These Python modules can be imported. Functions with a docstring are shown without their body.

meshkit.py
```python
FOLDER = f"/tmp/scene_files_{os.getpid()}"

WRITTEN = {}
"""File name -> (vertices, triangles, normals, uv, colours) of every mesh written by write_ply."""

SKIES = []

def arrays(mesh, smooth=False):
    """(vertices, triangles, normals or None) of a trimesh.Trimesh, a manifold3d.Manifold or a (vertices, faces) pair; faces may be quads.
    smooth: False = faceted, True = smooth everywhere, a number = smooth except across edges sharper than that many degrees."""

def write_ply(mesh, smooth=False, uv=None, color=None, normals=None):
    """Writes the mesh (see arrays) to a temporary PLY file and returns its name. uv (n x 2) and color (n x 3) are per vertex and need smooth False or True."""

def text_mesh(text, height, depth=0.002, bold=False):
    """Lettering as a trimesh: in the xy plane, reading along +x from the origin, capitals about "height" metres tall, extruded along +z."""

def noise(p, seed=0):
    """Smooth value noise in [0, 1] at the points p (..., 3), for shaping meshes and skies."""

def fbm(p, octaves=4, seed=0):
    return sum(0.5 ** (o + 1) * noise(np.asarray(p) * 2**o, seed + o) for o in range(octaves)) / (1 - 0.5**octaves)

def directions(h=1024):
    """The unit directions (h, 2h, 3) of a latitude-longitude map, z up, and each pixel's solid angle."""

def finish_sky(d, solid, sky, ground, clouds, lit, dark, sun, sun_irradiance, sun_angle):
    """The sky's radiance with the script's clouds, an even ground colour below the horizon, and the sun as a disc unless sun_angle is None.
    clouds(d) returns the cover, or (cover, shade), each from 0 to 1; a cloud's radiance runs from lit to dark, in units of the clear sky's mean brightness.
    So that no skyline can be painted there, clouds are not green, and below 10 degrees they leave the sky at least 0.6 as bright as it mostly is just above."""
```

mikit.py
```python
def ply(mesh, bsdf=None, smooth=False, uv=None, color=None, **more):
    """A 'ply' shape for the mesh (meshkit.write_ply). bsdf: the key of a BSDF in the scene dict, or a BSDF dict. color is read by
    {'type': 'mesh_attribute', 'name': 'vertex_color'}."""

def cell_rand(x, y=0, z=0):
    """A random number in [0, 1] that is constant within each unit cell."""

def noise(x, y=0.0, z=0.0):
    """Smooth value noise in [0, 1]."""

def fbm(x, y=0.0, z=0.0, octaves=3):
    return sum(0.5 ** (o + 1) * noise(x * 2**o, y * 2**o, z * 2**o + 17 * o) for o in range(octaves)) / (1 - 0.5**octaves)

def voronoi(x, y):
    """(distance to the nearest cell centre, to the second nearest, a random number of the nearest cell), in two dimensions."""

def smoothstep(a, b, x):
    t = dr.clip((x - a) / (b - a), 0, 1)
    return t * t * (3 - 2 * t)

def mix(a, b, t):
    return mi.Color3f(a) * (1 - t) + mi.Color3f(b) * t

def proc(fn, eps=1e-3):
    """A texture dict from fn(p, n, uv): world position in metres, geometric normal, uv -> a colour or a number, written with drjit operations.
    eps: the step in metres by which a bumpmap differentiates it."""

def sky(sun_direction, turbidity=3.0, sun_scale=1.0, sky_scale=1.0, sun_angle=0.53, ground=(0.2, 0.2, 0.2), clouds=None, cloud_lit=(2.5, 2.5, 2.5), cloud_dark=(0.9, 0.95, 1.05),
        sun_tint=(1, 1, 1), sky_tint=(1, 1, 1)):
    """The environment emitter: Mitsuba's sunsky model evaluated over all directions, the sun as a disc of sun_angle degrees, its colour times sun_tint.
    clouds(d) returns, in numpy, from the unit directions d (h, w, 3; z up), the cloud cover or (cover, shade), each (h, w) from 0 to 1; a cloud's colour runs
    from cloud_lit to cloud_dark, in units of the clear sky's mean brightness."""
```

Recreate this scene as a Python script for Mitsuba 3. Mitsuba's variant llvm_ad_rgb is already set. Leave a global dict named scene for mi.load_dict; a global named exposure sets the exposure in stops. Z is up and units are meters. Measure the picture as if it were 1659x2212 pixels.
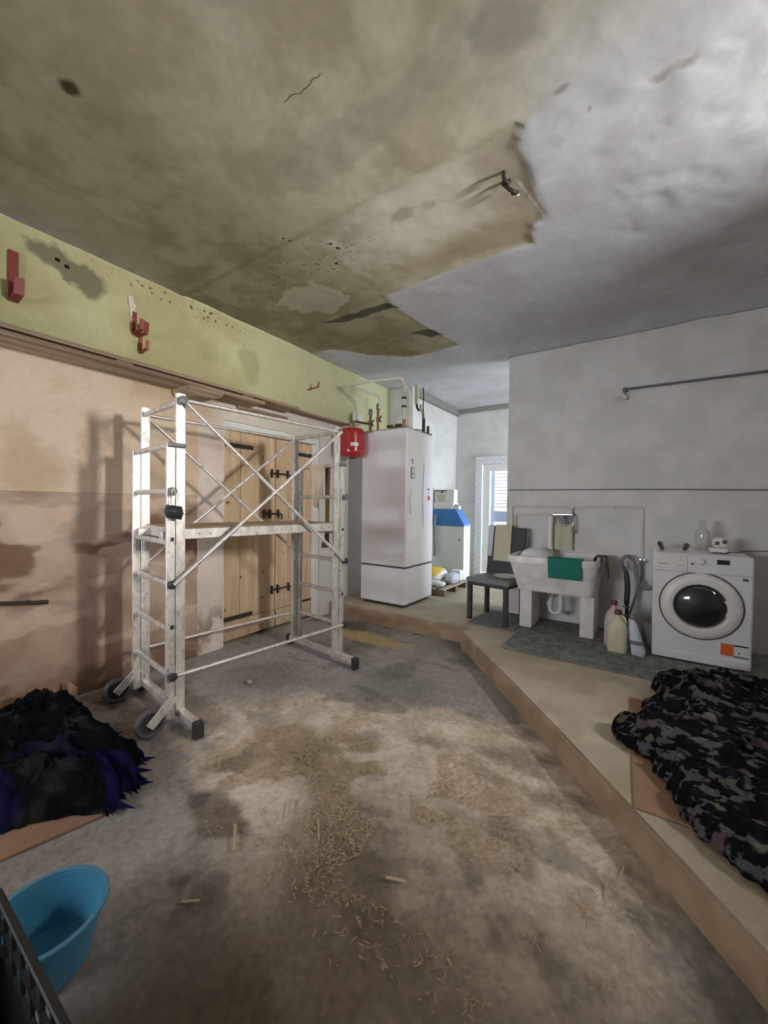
import math, random
import numpy as np, trimesh, drjit as dr, mitsuba as mi
from shapely.geometry import Polygon
import mikit, meshkit
from mikit import noise, fbm, voronoi, smoothstep, mix

T = mi.ScalarTransform4f
rng = np.random.default_rng(7)
random.seed(7)
scene, labels = {}, {}

# ------------------------------------------------------------------ camera, sky, exposure
F, W, H = 850.0, 1659, 2212
YAW, PITCH, ROLL = math.radians(34.0), math.radians(-1.1), math.radians(0.75)
CAM = np.array([0, 0, 1.35])
fwd = np.array([-math.sin(YAW) * math.cos(PITCH), math.cos(YAW) * math.cos(PITCH), math.sin(PITCH)])
rgt = np.cross(fwd, [0, 0, 1]); rgt /= np.linalg.norm(rgt)
up = np.cross(rgt, fwd)
upr = -math.sin(ROLL) * rgt + math.cos(ROLL) * up
scene['camera'] = {'type': 'perspective', 'fov': math.degrees(2 * math.atan(W / 2 / F)), 'fov_axis': 'x', 'near_clip': 0.02, 'far_clip': 200.0,
                   'to_world': T().look_at(origin=CAM.tolist(), target=(CAM + fwd).tolist(), up=upr.tolist())}
exposure = 0.6
scene['sky'] = mikit.sky((0.35, -0.6, 0.75), turbidity=3.5, sky_scale=26.0, sun_scale=26.0, ground=(0.45, 0.45, 0.42))
WINDOW_LIGHT = [262.0, 258.0, 249.0]     # daylight through the small deep-set window of the right wall


FILL_LIGHT = [23.0, 23.8, 26.5]           # added fill light behind the camera, built as a window pane
BACK_LIGHT = [14.0, 16.0, 18.0]            # added light for the back part, from an unseen pane behind the partition


# ------------------------------------------------------------------ helpers
def S(r, g, b):
    return [(c / 255 / 12.92 if c / 255 <= .04045 else ((c / 255 + .055) / 1.055) ** 2.4) for c in (r, g, b)]


def mat(name, color, rough=.6, metal=0.0, spec=.5, **kw):
    col = color if isinstance(color, dict) else {'type': 'rgb', 'value': color}
    scene['mat_' + name] = {'type': 'twosided', 'b': {'type': 'principled', 'base_color': col, 'roughness': rough, 'metallic': metal, 'specular': spec, **kw}}
    return 'mat_' + name


def matte(name, fn):
    scene['mat_' + name] = {'type': 'twosided', 'b': {'type': 'diffuse', 'reflectance': mikit.proc(fn) if callable(fn) else {'type': 'rgb', 'value': fn}}}
    return 'mat_' + name


count = {}


def numbered(name):
    n = count.get(name, 0)
    count[name] = n + 1
    return name if n == 0 else f'{name}_{n:03d}'


def thing(name, label, cat, group=None):
    k = numbered(name)
    labels[k] = {'label': label, 'category': cat}
    if group:
        labels[k]['group'] = group
    return k


def put(key, mesh, m, smooth=False, **kw):
    scene[key] = mikit.ply(mesh, m, smooth=smooth, **kw)
    return key


def part(parent, name, mesh, m, smooth=False, label=None):
    k = numbered(parent + '__' + name)
    put(k, mesh, m, smooth)
    if label:
        labels[k] = {'label': label}
    return k


def each(parent, name, meshes, m, smooth=False, label=None):
    return [part(parent, name, x, m, smooth, label) for x in meshes]


def struct(name, mesh, m, smooth=False, label=None):
    put(name, mesh, m, smooth)
    labels[name] = {'kind': 'structure'}
    if label:
        labels[name]['label'] = label
    return name


def solo(name, mesh, m, label, cat, group=None, smooth=False):
    return put(thing(name, label, cat, group), mesh, m, smooth)


def join(*ms):
    ms = [m for x in ms for m in (x if isinstance(x, (list, tuple)) else [x])]
    return trimesh.util.concatenate(ms)


def box(x0, x1, y0, y1, z0, z1, b=0.0):
    x0, x1 = min(x0, x1), max(x0, x1); y0, y1 = min(y0, y1), max(y0, y1); z0, z1 = min(z0, z1), max(z0, z1)
    if b <= 0:
        m = trimesh.creation.box((x1 - x0, y1 - y0, z1 - z0))
        m.apply_translation(((x0 + x1) / 2, (y0 + y1) / 2, (z0 + z1) / 2))
        return m
    b = min(b, .49 * min(x1 - x0, y1 - y0, z1 - z0))
    P = []
    for i, x in enumerate((x0, x1)):
        for j, y in enumerate((y0, y1)):
            for k, z in enumerate((z0, z1)):
                sx, sy, sz = (b if i == 0 else -b), (b if j == 0 else -b), (b if k == 0 else -b)
                P += [(x, y + sy, z + sz), (x + sx, y, z + sz), (x + sx, y + sy, z)]
    return trimesh.convex.convex_hull(np.array(P))


def frame_of(d):
    d = np.asarray(d, float); d = d / np.linalg.norm(d)
    a = np.cross(d, [0, 0, 1] if abs(d[2]) < .9 else [1, 0, 0]); a /= np.linalg.norm(a)
    return d, a, np.cross(d, a)


def tube(pts, r, n=10, caps=True, sub=0):
    pts = np.asarray(pts, float)
    if sub:   # Catmull-Rom
        Q = np.vstack([2 * pts[0] - pts[1], pts, 2 * pts[-1] - pts[-2]])
        out = []
        for i in range(1, len(Q) - 2):
            for t in np.linspace(0, 1, sub, endpoint=False):
                p0, p1, p2, p3 = Q[i - 1:i + 3]
                out.append(.5 * ((2 * p1) + (p2 - p0) * t + (2 * p0 - 5 * p1 + 4 * p2 - p3) * t * t + (3 * p1 - p0 - 3 * p2 + p3) * t ** 3))
        pts = np.array(out + [pts[-1]])
    r = np.interp(np.linspace(0, 1, len(pts)), np.linspace(0, 1, len(r)), r) if np.ndim(r) else np.full(len(pts), float(r))
    tan = np.gradient(pts, axis=0)
    d, a, b = frame_of(tan[0])
    V, Fc = [], []
    ang = np.arange(n) * 2 * np.pi / n
    for i, p in enumerate(pts):
        d = tan[i] / (np.linalg.norm(tan[i]) + 1e-12)
        a = a - d * (a @ d); a /= np.linalg.norm(a); b = np.cross(d, a)
        V.append(p + r[i] * (np.cos(ang)[:, None] * a + np.sin(ang)[:, None] * b))
    k = len(pts)
    j = np.arange(n)
    for i in range(k - 1):
        A, B = i * n + j, i * n + (j + 1) % n
        Fc += [np.stack([A, B, B + n], 1), np.stack([A, B + n, A + n], 1)]
    V = np.vstack(V)
    if caps:
        V = np.vstack([V, pts[0], pts[-1]])
        Fc += [np.stack([(j + 1) % n, j, np.full(n, k * n)], 1), np.stack([(k - 1) * n + j, (k - 1) * n + (j + 1) % n, np.full(n, k * n + 1)], 1)]
    return trimesh.Trimesh(V, np.vstack(Fc), process=False)


def rod(p0, p1, r, n=10):
    return tube([p0, p1], r, n)


def bar(p0, p1, w, h, upv=(0, 0, 1)):
    """rectangular bar from p0 to p1, w across, h along upv"""
    p0, p1 = np.asarray(p0, float), np.asarray(p1, float)
    d = p1 - p0; L = np.linalg.norm(d); d /= L
    u = np.asarray(upv, float); u = u - d * (u @ d); u /= np.linalg.norm(u); s = np.cross(d, u)
    m = box(0, L, -w / 2, w / 2, -h / 2, h / 2, min(w, h) * .12)
    M = np.eye(4); M[:3, 0], M[:3, 1], M[:3, 2], M[:3, 3] = d, -s, u, p0
    m.apply_transform(M)
    return m


def lathe(prof, n=32, c=(0, 0, 0), axis=(0, 0, 1)):
    m = trimesh.creation.revolve(np.array(prof, float), sections=n)
    if tuple(axis) != (0, 0, 1):
        m.apply_transform(trimesh.geometry.align_vectors([0, 0, 1], axis))
    m.apply_translation(c)
    return m


def rrect(x0, x1, y0, y1, r, z, n=6, r4=None):
    """rounded rectangle loop; r4 = radii at (x1y0, x1y1, x0y1, x0y0)"""
    r4 = r4 or (r,) * 4
    out = []
    for (cx, cy, sx, sy, a0), q in zip(((x1, y0, -1, 1, -90), (x1, y1, -1, -1, 0), (x0, y1, 1, -1, 90), (x0, y0, 1, 1, 180)), r4):
        for t in np.linspace(0, 90, n):
            a = math.radians(a0 + t)
            out.append((cx + sx * q + q * math.cos(a), cy + sy * q + q * math.sin(a), z))
    return np.array(out)


def loft(loops, cap0=True, cap1=True):
    n = len(loops[0]); V = np.vstack(loops); Fc = []; j = np.arange(n)
    for i in range(len(loops) - 1):
        A, B = i * n + j, i * n + (j + 1) % n
        Fc += [np.stack([A, B, B + n], 1), np.stack([A, B + n, A + n], 1)]
    k = len(V)
    if cap0:
        V = np.vstack([V, loops[0].mean(0)]); Fc.append(np.stack([(j + 1) % n, j, np.full(n, k)], 1)); k += 1
    if cap1:
        o = (len(loops) - 1) * n
        V = np.vstack([V, loops[-1].mean(0)]); Fc.append(np.stack([o + j, o + (j + 1) % n, np.full(n, k)], 1))
    return trimesh.Trimesh(V, np.vstack(Fc), process=False)


def extr(poly, depth, axis='z', at=0.0):
    """extrude a 2-d polygon along an axis. x: (y,z) polygon, y: (x,z) polygon, z: (x,y) polygon"""
    p = poly if isinstance(poly, Polygon) else Polygon(poly)
    m = trimesh.creation.extrude_polygon(p, depth, engine='earcut')
    v = m.vertices.copy()
    if axis == 'x':
        m.vertices = np.stack([v[:, 2] + at, v[:, 0], v[:, 1]], 1)
    elif axis == 'y':
        m.vertices = np.stack([v[:, 0], v[:, 2] + at, v[:, 1]], 1); m.invert()
    else:
        m.apply_translation((0, 0, at))
    return m


def grid(us, vs, f, keep=None):
    U, V = np.meshgrid(us, vs, indexing='ij')
    P = np.stack(f(U, V), -1).reshape(-1, 3)
    n, m = len(us), len(vs)
    i, j = np.meshgrid(np.arange(n - 1), np.arange(m - 1), indexing='ij')
    a = (i * m + j).ravel()
    q = np.stack([a, a + m, a + m + 1, a + 1], 1)
    if keep is not None:
        uc, vc = (U[:-1, :-1] + U[1:, 1:]) / 2, (V[:-1, :-1] + V[1:, 1:]) / 2
        q = q[keep(uc, vc).ravel()]
    Fc = np.vstack([q[:, [0, 1, 2]], q[:, [0, 2, 3]]])
    t = trimesh.Trimesh(P, Fc, process=False)
    t.remove_unreferenced_vertices()
    return t


def rotz(m, deg, c=(0, 0, 0)):
    m.apply_transform(trimesh.transformations.rotation_matrix(math.radians(deg), [0, 0, 1], c))
    return m


def poly_np(x, y, pts):
    """signed distance to a polygon, negative inside"""
    d, s = np.full(x.shape, 9.0), np.ones(x.shape)
    for (ax, ay), (bx, by) in zip(pts, pts[1:] + pts[:1]):
        ex, ey = bx - ax, by - ay
        t = np.clip(((x - ax) * ex + (y - ay) * ey) / (ex * ex + ey * ey), 0, 1)
        d = np.minimum(d, np.hypot(x - ax - t * ex, y - ay - t * ey))
        c = ((ay > y) != (by > y)) & (x < ex * (y - ay) / (ey if abs(ey) > 1e-9 else 1e-9) + ax)
        s = np.where(c, -s, s)
    return s * d


def poly_dr(x, y, pts):
    d, s = mi.Float(81.0), mi.Float(1.0)
    for (ax, ay), (bx, by) in zip(pts, pts[1:] + pts[:1]):
        ex, ey = bx - ax, by - ay
        t = dr.clip(((x - ax) * ex + (y - ay) * ey) / (ex * ex + ey * ey), 0, 1)
        d = dr.minimum(d, dr.square(x - ax - t * ex) + dr.square(y - ay - t * ey))
        c = ((y < ay) ^ (y < by)) & (x < ex * (y - ay) / (ey if abs(ey) > 1e-9 else 1e-9) + ax)
        s = dr.select(c, -s, s)
    return s * dr.sqrt(d)


def blob(x, y, cx, cy, rx, ry, soft=.3, warp=None):
    q = dr.sqrt(dr.square((x - cx) / rx) + dr.square((y - cy) / ry))
    if warp is not None:
        q = q + warp
    return 1 - smoothstep(1 - soft, 1 + soft, q)


# ------------------------------------------------------------------ procedural surfaces
CEIL = [(.35, -1.6), (.12, .5), (-.17, 1.53), (-.35, 1.62), (-.43, 1.76), (-.50, 1.81), (-.56, 1.9), (-.55, 2.09), (-.56, 2.3), (-.55, 2.47), (-.64, 2.52),
        (-.67, 2.69), (-.89, 2.66), (-1.29, 2.67), (-1.84, 2.70), (-1.87, 2.88), (-1.84, 3.18), (-1.8, 3.53), (-1.71, 3.96), (-2.32, 3.98), (-2.7, 3.68), (-2.94, 3.32), (-3.4, 3.25), (-3.4, -1.6)]
STRIP = [(-2.63, 2.80), (-2.44, 2.91), (-2.13, 2.90), (-1.83, 2.93), (-1.90, 2.80), (-2.21, 2.81)]
STRIP2 = [(-2.03, 3.42), (-1.79, 3.44), (-1.73, 3.62), (-1.91, 3.65)]
SMEAR = [(-1.67, 1.38), (-1.47, 1.33), (-1.26, 1.33), (-.93, 1.37), (-.59, 1.28), (-.45, 1.30), (-.62, 1.47), (-1.03, 1.55), (-1.32, 1.57), (-1.58, 1.6)]
DARKTOP = [(-.58, 1.36), (-.44, 1.30), (-.31, 1.43), (-.36, 1.52), (-.49, 1.52), (-.60, 1.44)]


def ceiling_fn(p, n, uv):
    x, y = p.x, p.y
    w1, w2, w3 = fbm(x * 9, y * 9, 1.0, 4) - .5, fbm(x * 3, y * 3, 5.0, 4) - .5, fbm(x * 35, y * 35, 2.0, 3) - .5
    sd = poly_dr(x + .03 * w1, y + .03 * w2, CEIL)
    soft = dr.lerp(.55, .010, smoothstep(1.55, 1.9, y))
    tan = 1 - smoothstep(-soft, soft, sd)
    white = mix(S(186, 186, 189), S(198, 199, 202), smoothstep(-.25, .25, w2))
    t = mix(mix(S(150, 144, 118), S(198, 193, 170), smoothstep(-2.4, -1.2, x + .4 * w2)), mix(S(128, 122, 97), S(176, 169, 144), smoothstep(-2.4, -1.2, x)), smoothstep(-.22, .22, w2 + .5 * w1))  # stained plaster, its left also painted darker for the falloff of light
    t = mix(t, S(216, 210, 195), blob(x, y, -1.15, 2.1, .55, .28, .6, w1) * .75)
    t = mix(t, S(160, 146, 126), blob(x, y, -.85, 2.5, .55, .14, .6, w1) * .8)
    t = mix(t, S(150, 139, 122), blob(x, y, -.66, 2.12, .14, .30, .5, w1) * .7)
    c = mix(white, t, tan)
    c = mix(c, S(150, 150, 146), (1 - smoothstep(-.03, .02, poly_dr(x + .04 * w1, y + .04 * w2, SMEAR))) * .35)
    c = mix(c, S(140, 136, 132), (1 - smoothstep(-.03, .03, poly_dr(x + .06 * w1, y + .06 * w1, DARKTOP))) * .6)
    c = mix(c, S(84, 82, 72), 1 - smoothstep(-.012, .008, poly_dr(x + .03 * w1, y + .06 * w1, STRIP)))
    c = mix(c, S(88, 86, 76), 1 - smoothstep(-.03, .01, poly_dr(x + .04 * w1, y + .04 * w2, STRIP2)))
    # pale repair oval by the left wall
    ov = dr.sqrt(dr.square((x + 2.42 - .35 * (y - 2.42)) / .33) + dr.square((y - 2.45) / .27)) + .9 * w1
    c = mix(c, S(204, 197, 180), (1 - smoothstep(.85, 1.0, ov)) * .35)
    c = mix(c, S(118, 106, 84), smoothstep(.93, 1.0, ov) * (1 - smoothstep(1.0, 1.12, ov)) * .25)
    # stains and mould dots
    c = mix(c, S(70, 60, 40), blob(x, y, -2.03, .64, .03, .025, .7, w1 * 2.5))
    c = mix(c, S(150, 144, 138), blob(x, y, .08, 1.93, .08, .05, .4, w1 * 3.5) * .8)
    c = mix(c, S(130, 122, 116), (blob(x, y, -.25, 1.91, .012, .03, .5, w1 * 2) + blob(x, y, -.34, 1.76, .03, .02, .5, w1 * 3)) * .6)
    c = mix(c, S(128, 112, 88), (blob(x, y, -1.27, 2.02, .05, .04, .7, w1 * 3) + blob(x, y, -1.08, 2.04, .05, .04, .7, w1 * 3)) * .5)
    dens = blob(x, y, -2.15, 2.08, .5, .16, .8, w1)
    f1, f2, rr = voronoi(x * 22, y * 22)
    c = mix(c, S(60, 52, 40), dens * (1 - smoothstep(.10, .22, f1)) * smoothstep(.62, .66, rr) * .9)
    for (a, b) in ((-1.79, 1.98), (-1.78, 2.04), (-1.9, 2.16), (-2.0, 1.76), (-1.98, 1.80)):
        c = mix(c, S(50, 44, 36), blob(x, y, a, b, .012, .012, .4, w3))
    # a crack
    cr = dr.abs(y - 1.172 - .012 * (fbm(x * 25, 3.0, 0.0, 3) - .5) * 2)
    c = mix(c, S(104, 96, 80), (1 - smoothstep(.001, .004, cr)) * smoothstep(-1.35, -1.31, x) * (1 - smoothstep(-1.14, -1.10, x)))
    # chipped pale line from the hook to the edge of the bare patch
    ln = dr.abs((x + .62) * .98 - (y - 2.12) * .19 + .01 * w1)
    c = mix(c, S(206, 202, 194), (1 - smoothstep(.004, .012, ln)) * smoothstep(2.12, 2.16, y) * (1 - smoothstep(2.46, 2.5, y)) * smoothstep(-.25, .1, w3 + .1))
    return c * (1 + .16 * w3)


GREY = [(.78, 2.985), (.92, 3.02), (1.05, 2.99), (1.24, 2.93), (1.25, 2.85), (1.16, 2.74), (1.07, 2.76), (.98, 2.86), (.84, 2.93)]


def wall_left_fn(p, n, uv):
    y, z = p.y, p.z
    w1, w2, w3 = fbm(y * 8, z * 8, 1.0, 4) - .5, fbm(y * 2.6, z * 2.6, 5.0, 4) - .5, fbm(y * 45, z * 45, 2.0, 3) - .5
    green = mix(S(194, 191, 150), S(178, 172, 130), smoothstep(-.2, .2, w2 + .3 * w1))
    green = mix(green, S(196, 196, 158), smoothstep(2.2, 2.7, y) * .8)
    green = mix(green, S(142, 140, 96), blob(y, z, 2.05, 2.66, .13, .09, .5, w1 * 1.6) * .35 + blob(y, z, 2.45, 2.68, .10, .16, .4, w1 * 1.6) * .45)
    green = mix(green, S(128, 122, 100), 1 - smoothstep(-.03, .02, poly_dr(y + .16 * w1 + .02 * w3, z + .12 * w1 + .02 * w3, GREY)))
    for a, b in ((.955, 2.925), (1.005, 2.905)):
        green = mix(green, S(36, 30, 24), smoothstep(.06, .0, dr.maximum(dr.abs(y - a) - .012, dr.abs(z - b) - .010) * 20))
    f1, f2, rr = voronoi(y * 20, z * 20)
    green = mix(green, S(70, 62, 44), blob(y, z, 1.85, 2.99, .5, .05, .6, w1) * (1 - smoothstep(.12, .25, f1)) * smoothstep(.55, .6, rr))
    green = mix(green, S(206, 204, 176), smoothstep(3.045, 3.06, z + .04 * w1) * .6)
    cream = mix(S(203, 184, 160), S(184, 160, 134), smoothstep(-.18, .22, w2))
    cream = mix(cream, S(166, 130, 108), blob(y, z, 1.15, 1.75, .4, .22, .7, w1 * 2) * .45 * smoothstep(-.1, .2, w1))
    brown = mix(S(178, 156, 138), S(150, 126, 108), smoothstep(-.2, .2, w2 + .3 * w1))
    brown = mix(brown, S(104, 76, 60), smoothstep(-.03, .14, fbm(y * 3.2, z * 5, 9.0, 4) - .5) * smoothstep(1.40, 1.2, z) * smoothstep(.55, .8, z) * .85)
    brown = mix(brown, S(196, 172, 152), smoothstep(.10, .2, fbm(y * 4 + 7, z * 9, 3.0, 3) - .5) * .7)
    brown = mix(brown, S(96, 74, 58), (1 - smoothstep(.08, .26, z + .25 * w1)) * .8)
    low = 1 - smoothstep(1.400, 1.406, z + .006 * w3)
    c = mix(cream, brown, low)
    pale = mix(S(212, 198, 186), S(194, 178, 164), smoothstep(-.2, .2, w2))
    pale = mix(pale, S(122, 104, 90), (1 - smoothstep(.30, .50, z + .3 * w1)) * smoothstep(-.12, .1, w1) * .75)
    c = mix(c, pale, smoothstep(1.925, 1.935, y + .012 * w1) * (1 - smoothstep(2.02, 2.12, z + .1 * w1)))
    c = mix(c, S(206, 198, 184), smoothstep(1.95, 2.3, y) * smoothstep(1.98, 2.08, z))
    c = mix(c, S(206, 204, 200), smoothstep(3.3, 3.45, y))
    c = mix(c, green, smoothstep(2.31, 2.325, z - .035 * smoothstep(2.5, 3.6, y)))
    return c * (1 + .12 * w3)


def white_wall_fn(p, n, uv):
    w1, w2, w3 = fbm(p.x * 5 + p.y * 3, p.z * 5, 1.0, 4) - .5, fbm(p.x * 1.3 + p.y, p.z * 1.3, 5.0, 3) - .5, fbm(p.x * 45, p.z * 45, p.y * 45, 2) - .5
    c = mix(S(218, 217, 214), S(206, 205, 200), smoothstep(-.25, .25, w1))
    c = mix(c, S(208, 196, 189), smoothstep(.0, .25, w2) * .4)
    c = mix(c, S(178, 166, 152), blob(p.x, p.z, -.27, 2.40, .05, .035, .5, w1) * .6 * (1 - smoothstep(4.5, 4.6, p.y)))
    return c * (1 + .06 * w3)


def floor_fn(p, n, uv):
    x, y = p.x, p.y
    w1, w2, w3 = fbm(x * 6, y * 6, 1.0, 4) - .5, fbm(x * 2, y * 2, 5.0, 4) - .5, fbm(x * 55, y * 55, 2.0, 3) - .5
    conc = mix(S(156, 149, 144), S(134, 128, 123), smoothstep(-.2, .2, w2))
    dirt = mix(S(214, 201, 184), S(184, 170, 152), smoothstep(-.2, .2, w1))
    m = sawdust_dr(x, y)
    c = mix(conc, dirt, smoothstep(.30, .62, m + .5 * w1))
    c = mix(c, S(178, 156, 112), blob(x, y, -2.3, 3.2, .42, .13, .5, w1) * .8)
    c = mix(c, S(100, 84, 68), blob(x, y, -2.75, 3.40, .24, .14, .3) * .8)
    c = mix(c, S(100, 95, 88), smoothstep(.08, .24, fbm(x * 3 + 3, y * 5 + 1, 7.0, 4) - .5) * .55 * smoothstep(.6, 1.4, y))
    # dark earth at the near end, also darkened for weak light and vignetting
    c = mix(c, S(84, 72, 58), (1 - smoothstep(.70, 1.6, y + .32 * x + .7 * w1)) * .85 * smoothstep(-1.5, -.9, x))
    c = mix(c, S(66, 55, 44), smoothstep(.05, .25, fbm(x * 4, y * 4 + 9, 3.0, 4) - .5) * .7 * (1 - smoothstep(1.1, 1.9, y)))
    f1, f2, rr = voronoi(x * 11 + 2 * w1, y * 11 + 2 * w2)
    c = mix(c, S(70, 58, 46), (1 - smoothstep(.03, .12, f1 + .3 * w3)) * smoothstep(.90, .92, rr) * .7 * blob(x, y, -.5, 1.65, .25, .25, .6))
    return c * (1 + .55 * w3)


def sawdust_dr(x, y):
    a = blob(x, y, -1.35, 1.55, .95, .62, .55)
    b = blob(x, y, -.55, 1.75, .8, .8, .55)
    d = blob(x, y, -.6, 1.0, .5, .5, .6)
    return dr.clip(a + .8 * b + .6 * d, 0, 1) * (.55 + .9 * fbm(x * 3.2, y * 3.2, 3.0, 3) - .1)


def platform_fn(p, n, uv):
    w1, w2, w3 = fbm(p.x * 6, p.y * 6, p.z * 6, 4) - .5, fbm(p.x * 1.5, p.y * 1.5, 5.0, 3) - .5, fbm(p.x * 60, p.y * 60, p.z * 60, 2) - .5
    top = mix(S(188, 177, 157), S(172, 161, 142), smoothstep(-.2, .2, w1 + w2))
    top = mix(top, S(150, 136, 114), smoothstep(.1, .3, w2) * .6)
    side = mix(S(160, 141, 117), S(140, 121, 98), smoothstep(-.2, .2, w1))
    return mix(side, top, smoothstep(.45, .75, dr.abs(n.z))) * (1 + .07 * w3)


def alu_fn(p, n, uv):
    w1, w3 = fbm(p.x * 30, p.y * 30, p.z * 12, 3) - .5, fbm(p.x * 90, p.y * 90, p.z * 40, 2) - .5
    c = mix(S(222, 216, 208), S(196, 190, 184), smoothstep(-.2, .2, w1))
    return mix(c, S(166, 158, 150), smoothstep(.12, .3, w3))


def pine_fn(p, n, uv):
    g = fbm(p.y * 26, p.z * 2.2, p.x * 26, 4)
    r = .5 + .5 * dr.sin(70 * (p.y + .06 * fbm(p.y * 3, p.z * 1.2, 1.0, 2)))
    c = mix(S(206, 180, 148), S(184, 154, 120), smoothstep(.3, .7, g) * .7 + .2 * r)
    f1, f2, rr = voronoi(p.y * 7, p.z * 4)
    c = mix(c, S(96, 66, 44), (1 - smoothstep(.03, .10, f1)) * smoothstep(.7, .75, rr))
    c = mix(c, S(160, 138, 112), (1 - smoothstep(.1, .6, p.z + .4 * fbm(p.y * 5, p.z * 5, 2.0, 3))) * .6)
    return c


def board_fn(p, n, uv):
    g = fbm(p.y * 1.5, p.z * 30, p.x * 18, 3)
    return mix(S(146, 127, 103), S(108, 91, 73), smoothstep(.3, .7, g))


def conc_fn(p, n, uv):
    w = fbm(p.x * 14, p.y * 14, p.z * 14, 4)
    return mix(S(222, 221, 217), S(206, 203, 196), smoothstep(.3, .7, w))


def camo_fn(p, n, uv):
    a = .35
    u, v = p.x * math.cos(a) - p.y * math.sin(a), p.x * math.sin(a) + p.y * math.cos(a)
    k = fbm(u * 13 + 3, v * 40, p.z * 26, 3) + .14 * (noise(u * 60, v * 110, p.z * 60) - .5)
    c = mix(S(20, 20, 22), S(76, 76, 80), smoothstep(.54, .64, k))
    c = mix(c, S(96, 80, 84), smoothstep(.68, .74, fbm(u * 10 + 31, v * 30, 4.0, 2)) * .7)
    return mix(c, S(104, 102, 84), smoothstep(.74, .79, fbm(u * 12 + 61, v * 32 + 5, 9.0, 2)) * .6)


def tarp_fn(p, n, uv):
    k = fbm(p.x * 6, p.y * 10, p.z * 8, 3)
    c = mix(S(14, 16, 18), S(32, 34, 33), smoothstep(.5, .66, k))
    return mix(c, S(22, 20, 50), smoothstep(-2.5, -2.1, p.x - .5 * (p.y - .7)) * smoothstep(.42, .58, fbm(p.x * 5 + 4, p.y * 9, 2.0, 2)))


def card_fn(p, n, uv):
    return mix(S(154, 122, 102), S(136, 106, 88), fbm(p.x * 8, p.y * 8, p.z * 8, 3)) * (.96 + .08 * noise(p.x * 120, p.y * 9, p.z * 9))


def mat_fn(p, n, uv):
    k = fbm(p.x * 22, p.y * 22, 1.0, 3)
    return mix(S(134, 136, 132), S(106, 108, 105), smoothstep(.35, .65, k) * .7 + .3 * smoothstep(.4, .6, noise(p.x * 70, p.y * 25)))


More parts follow.
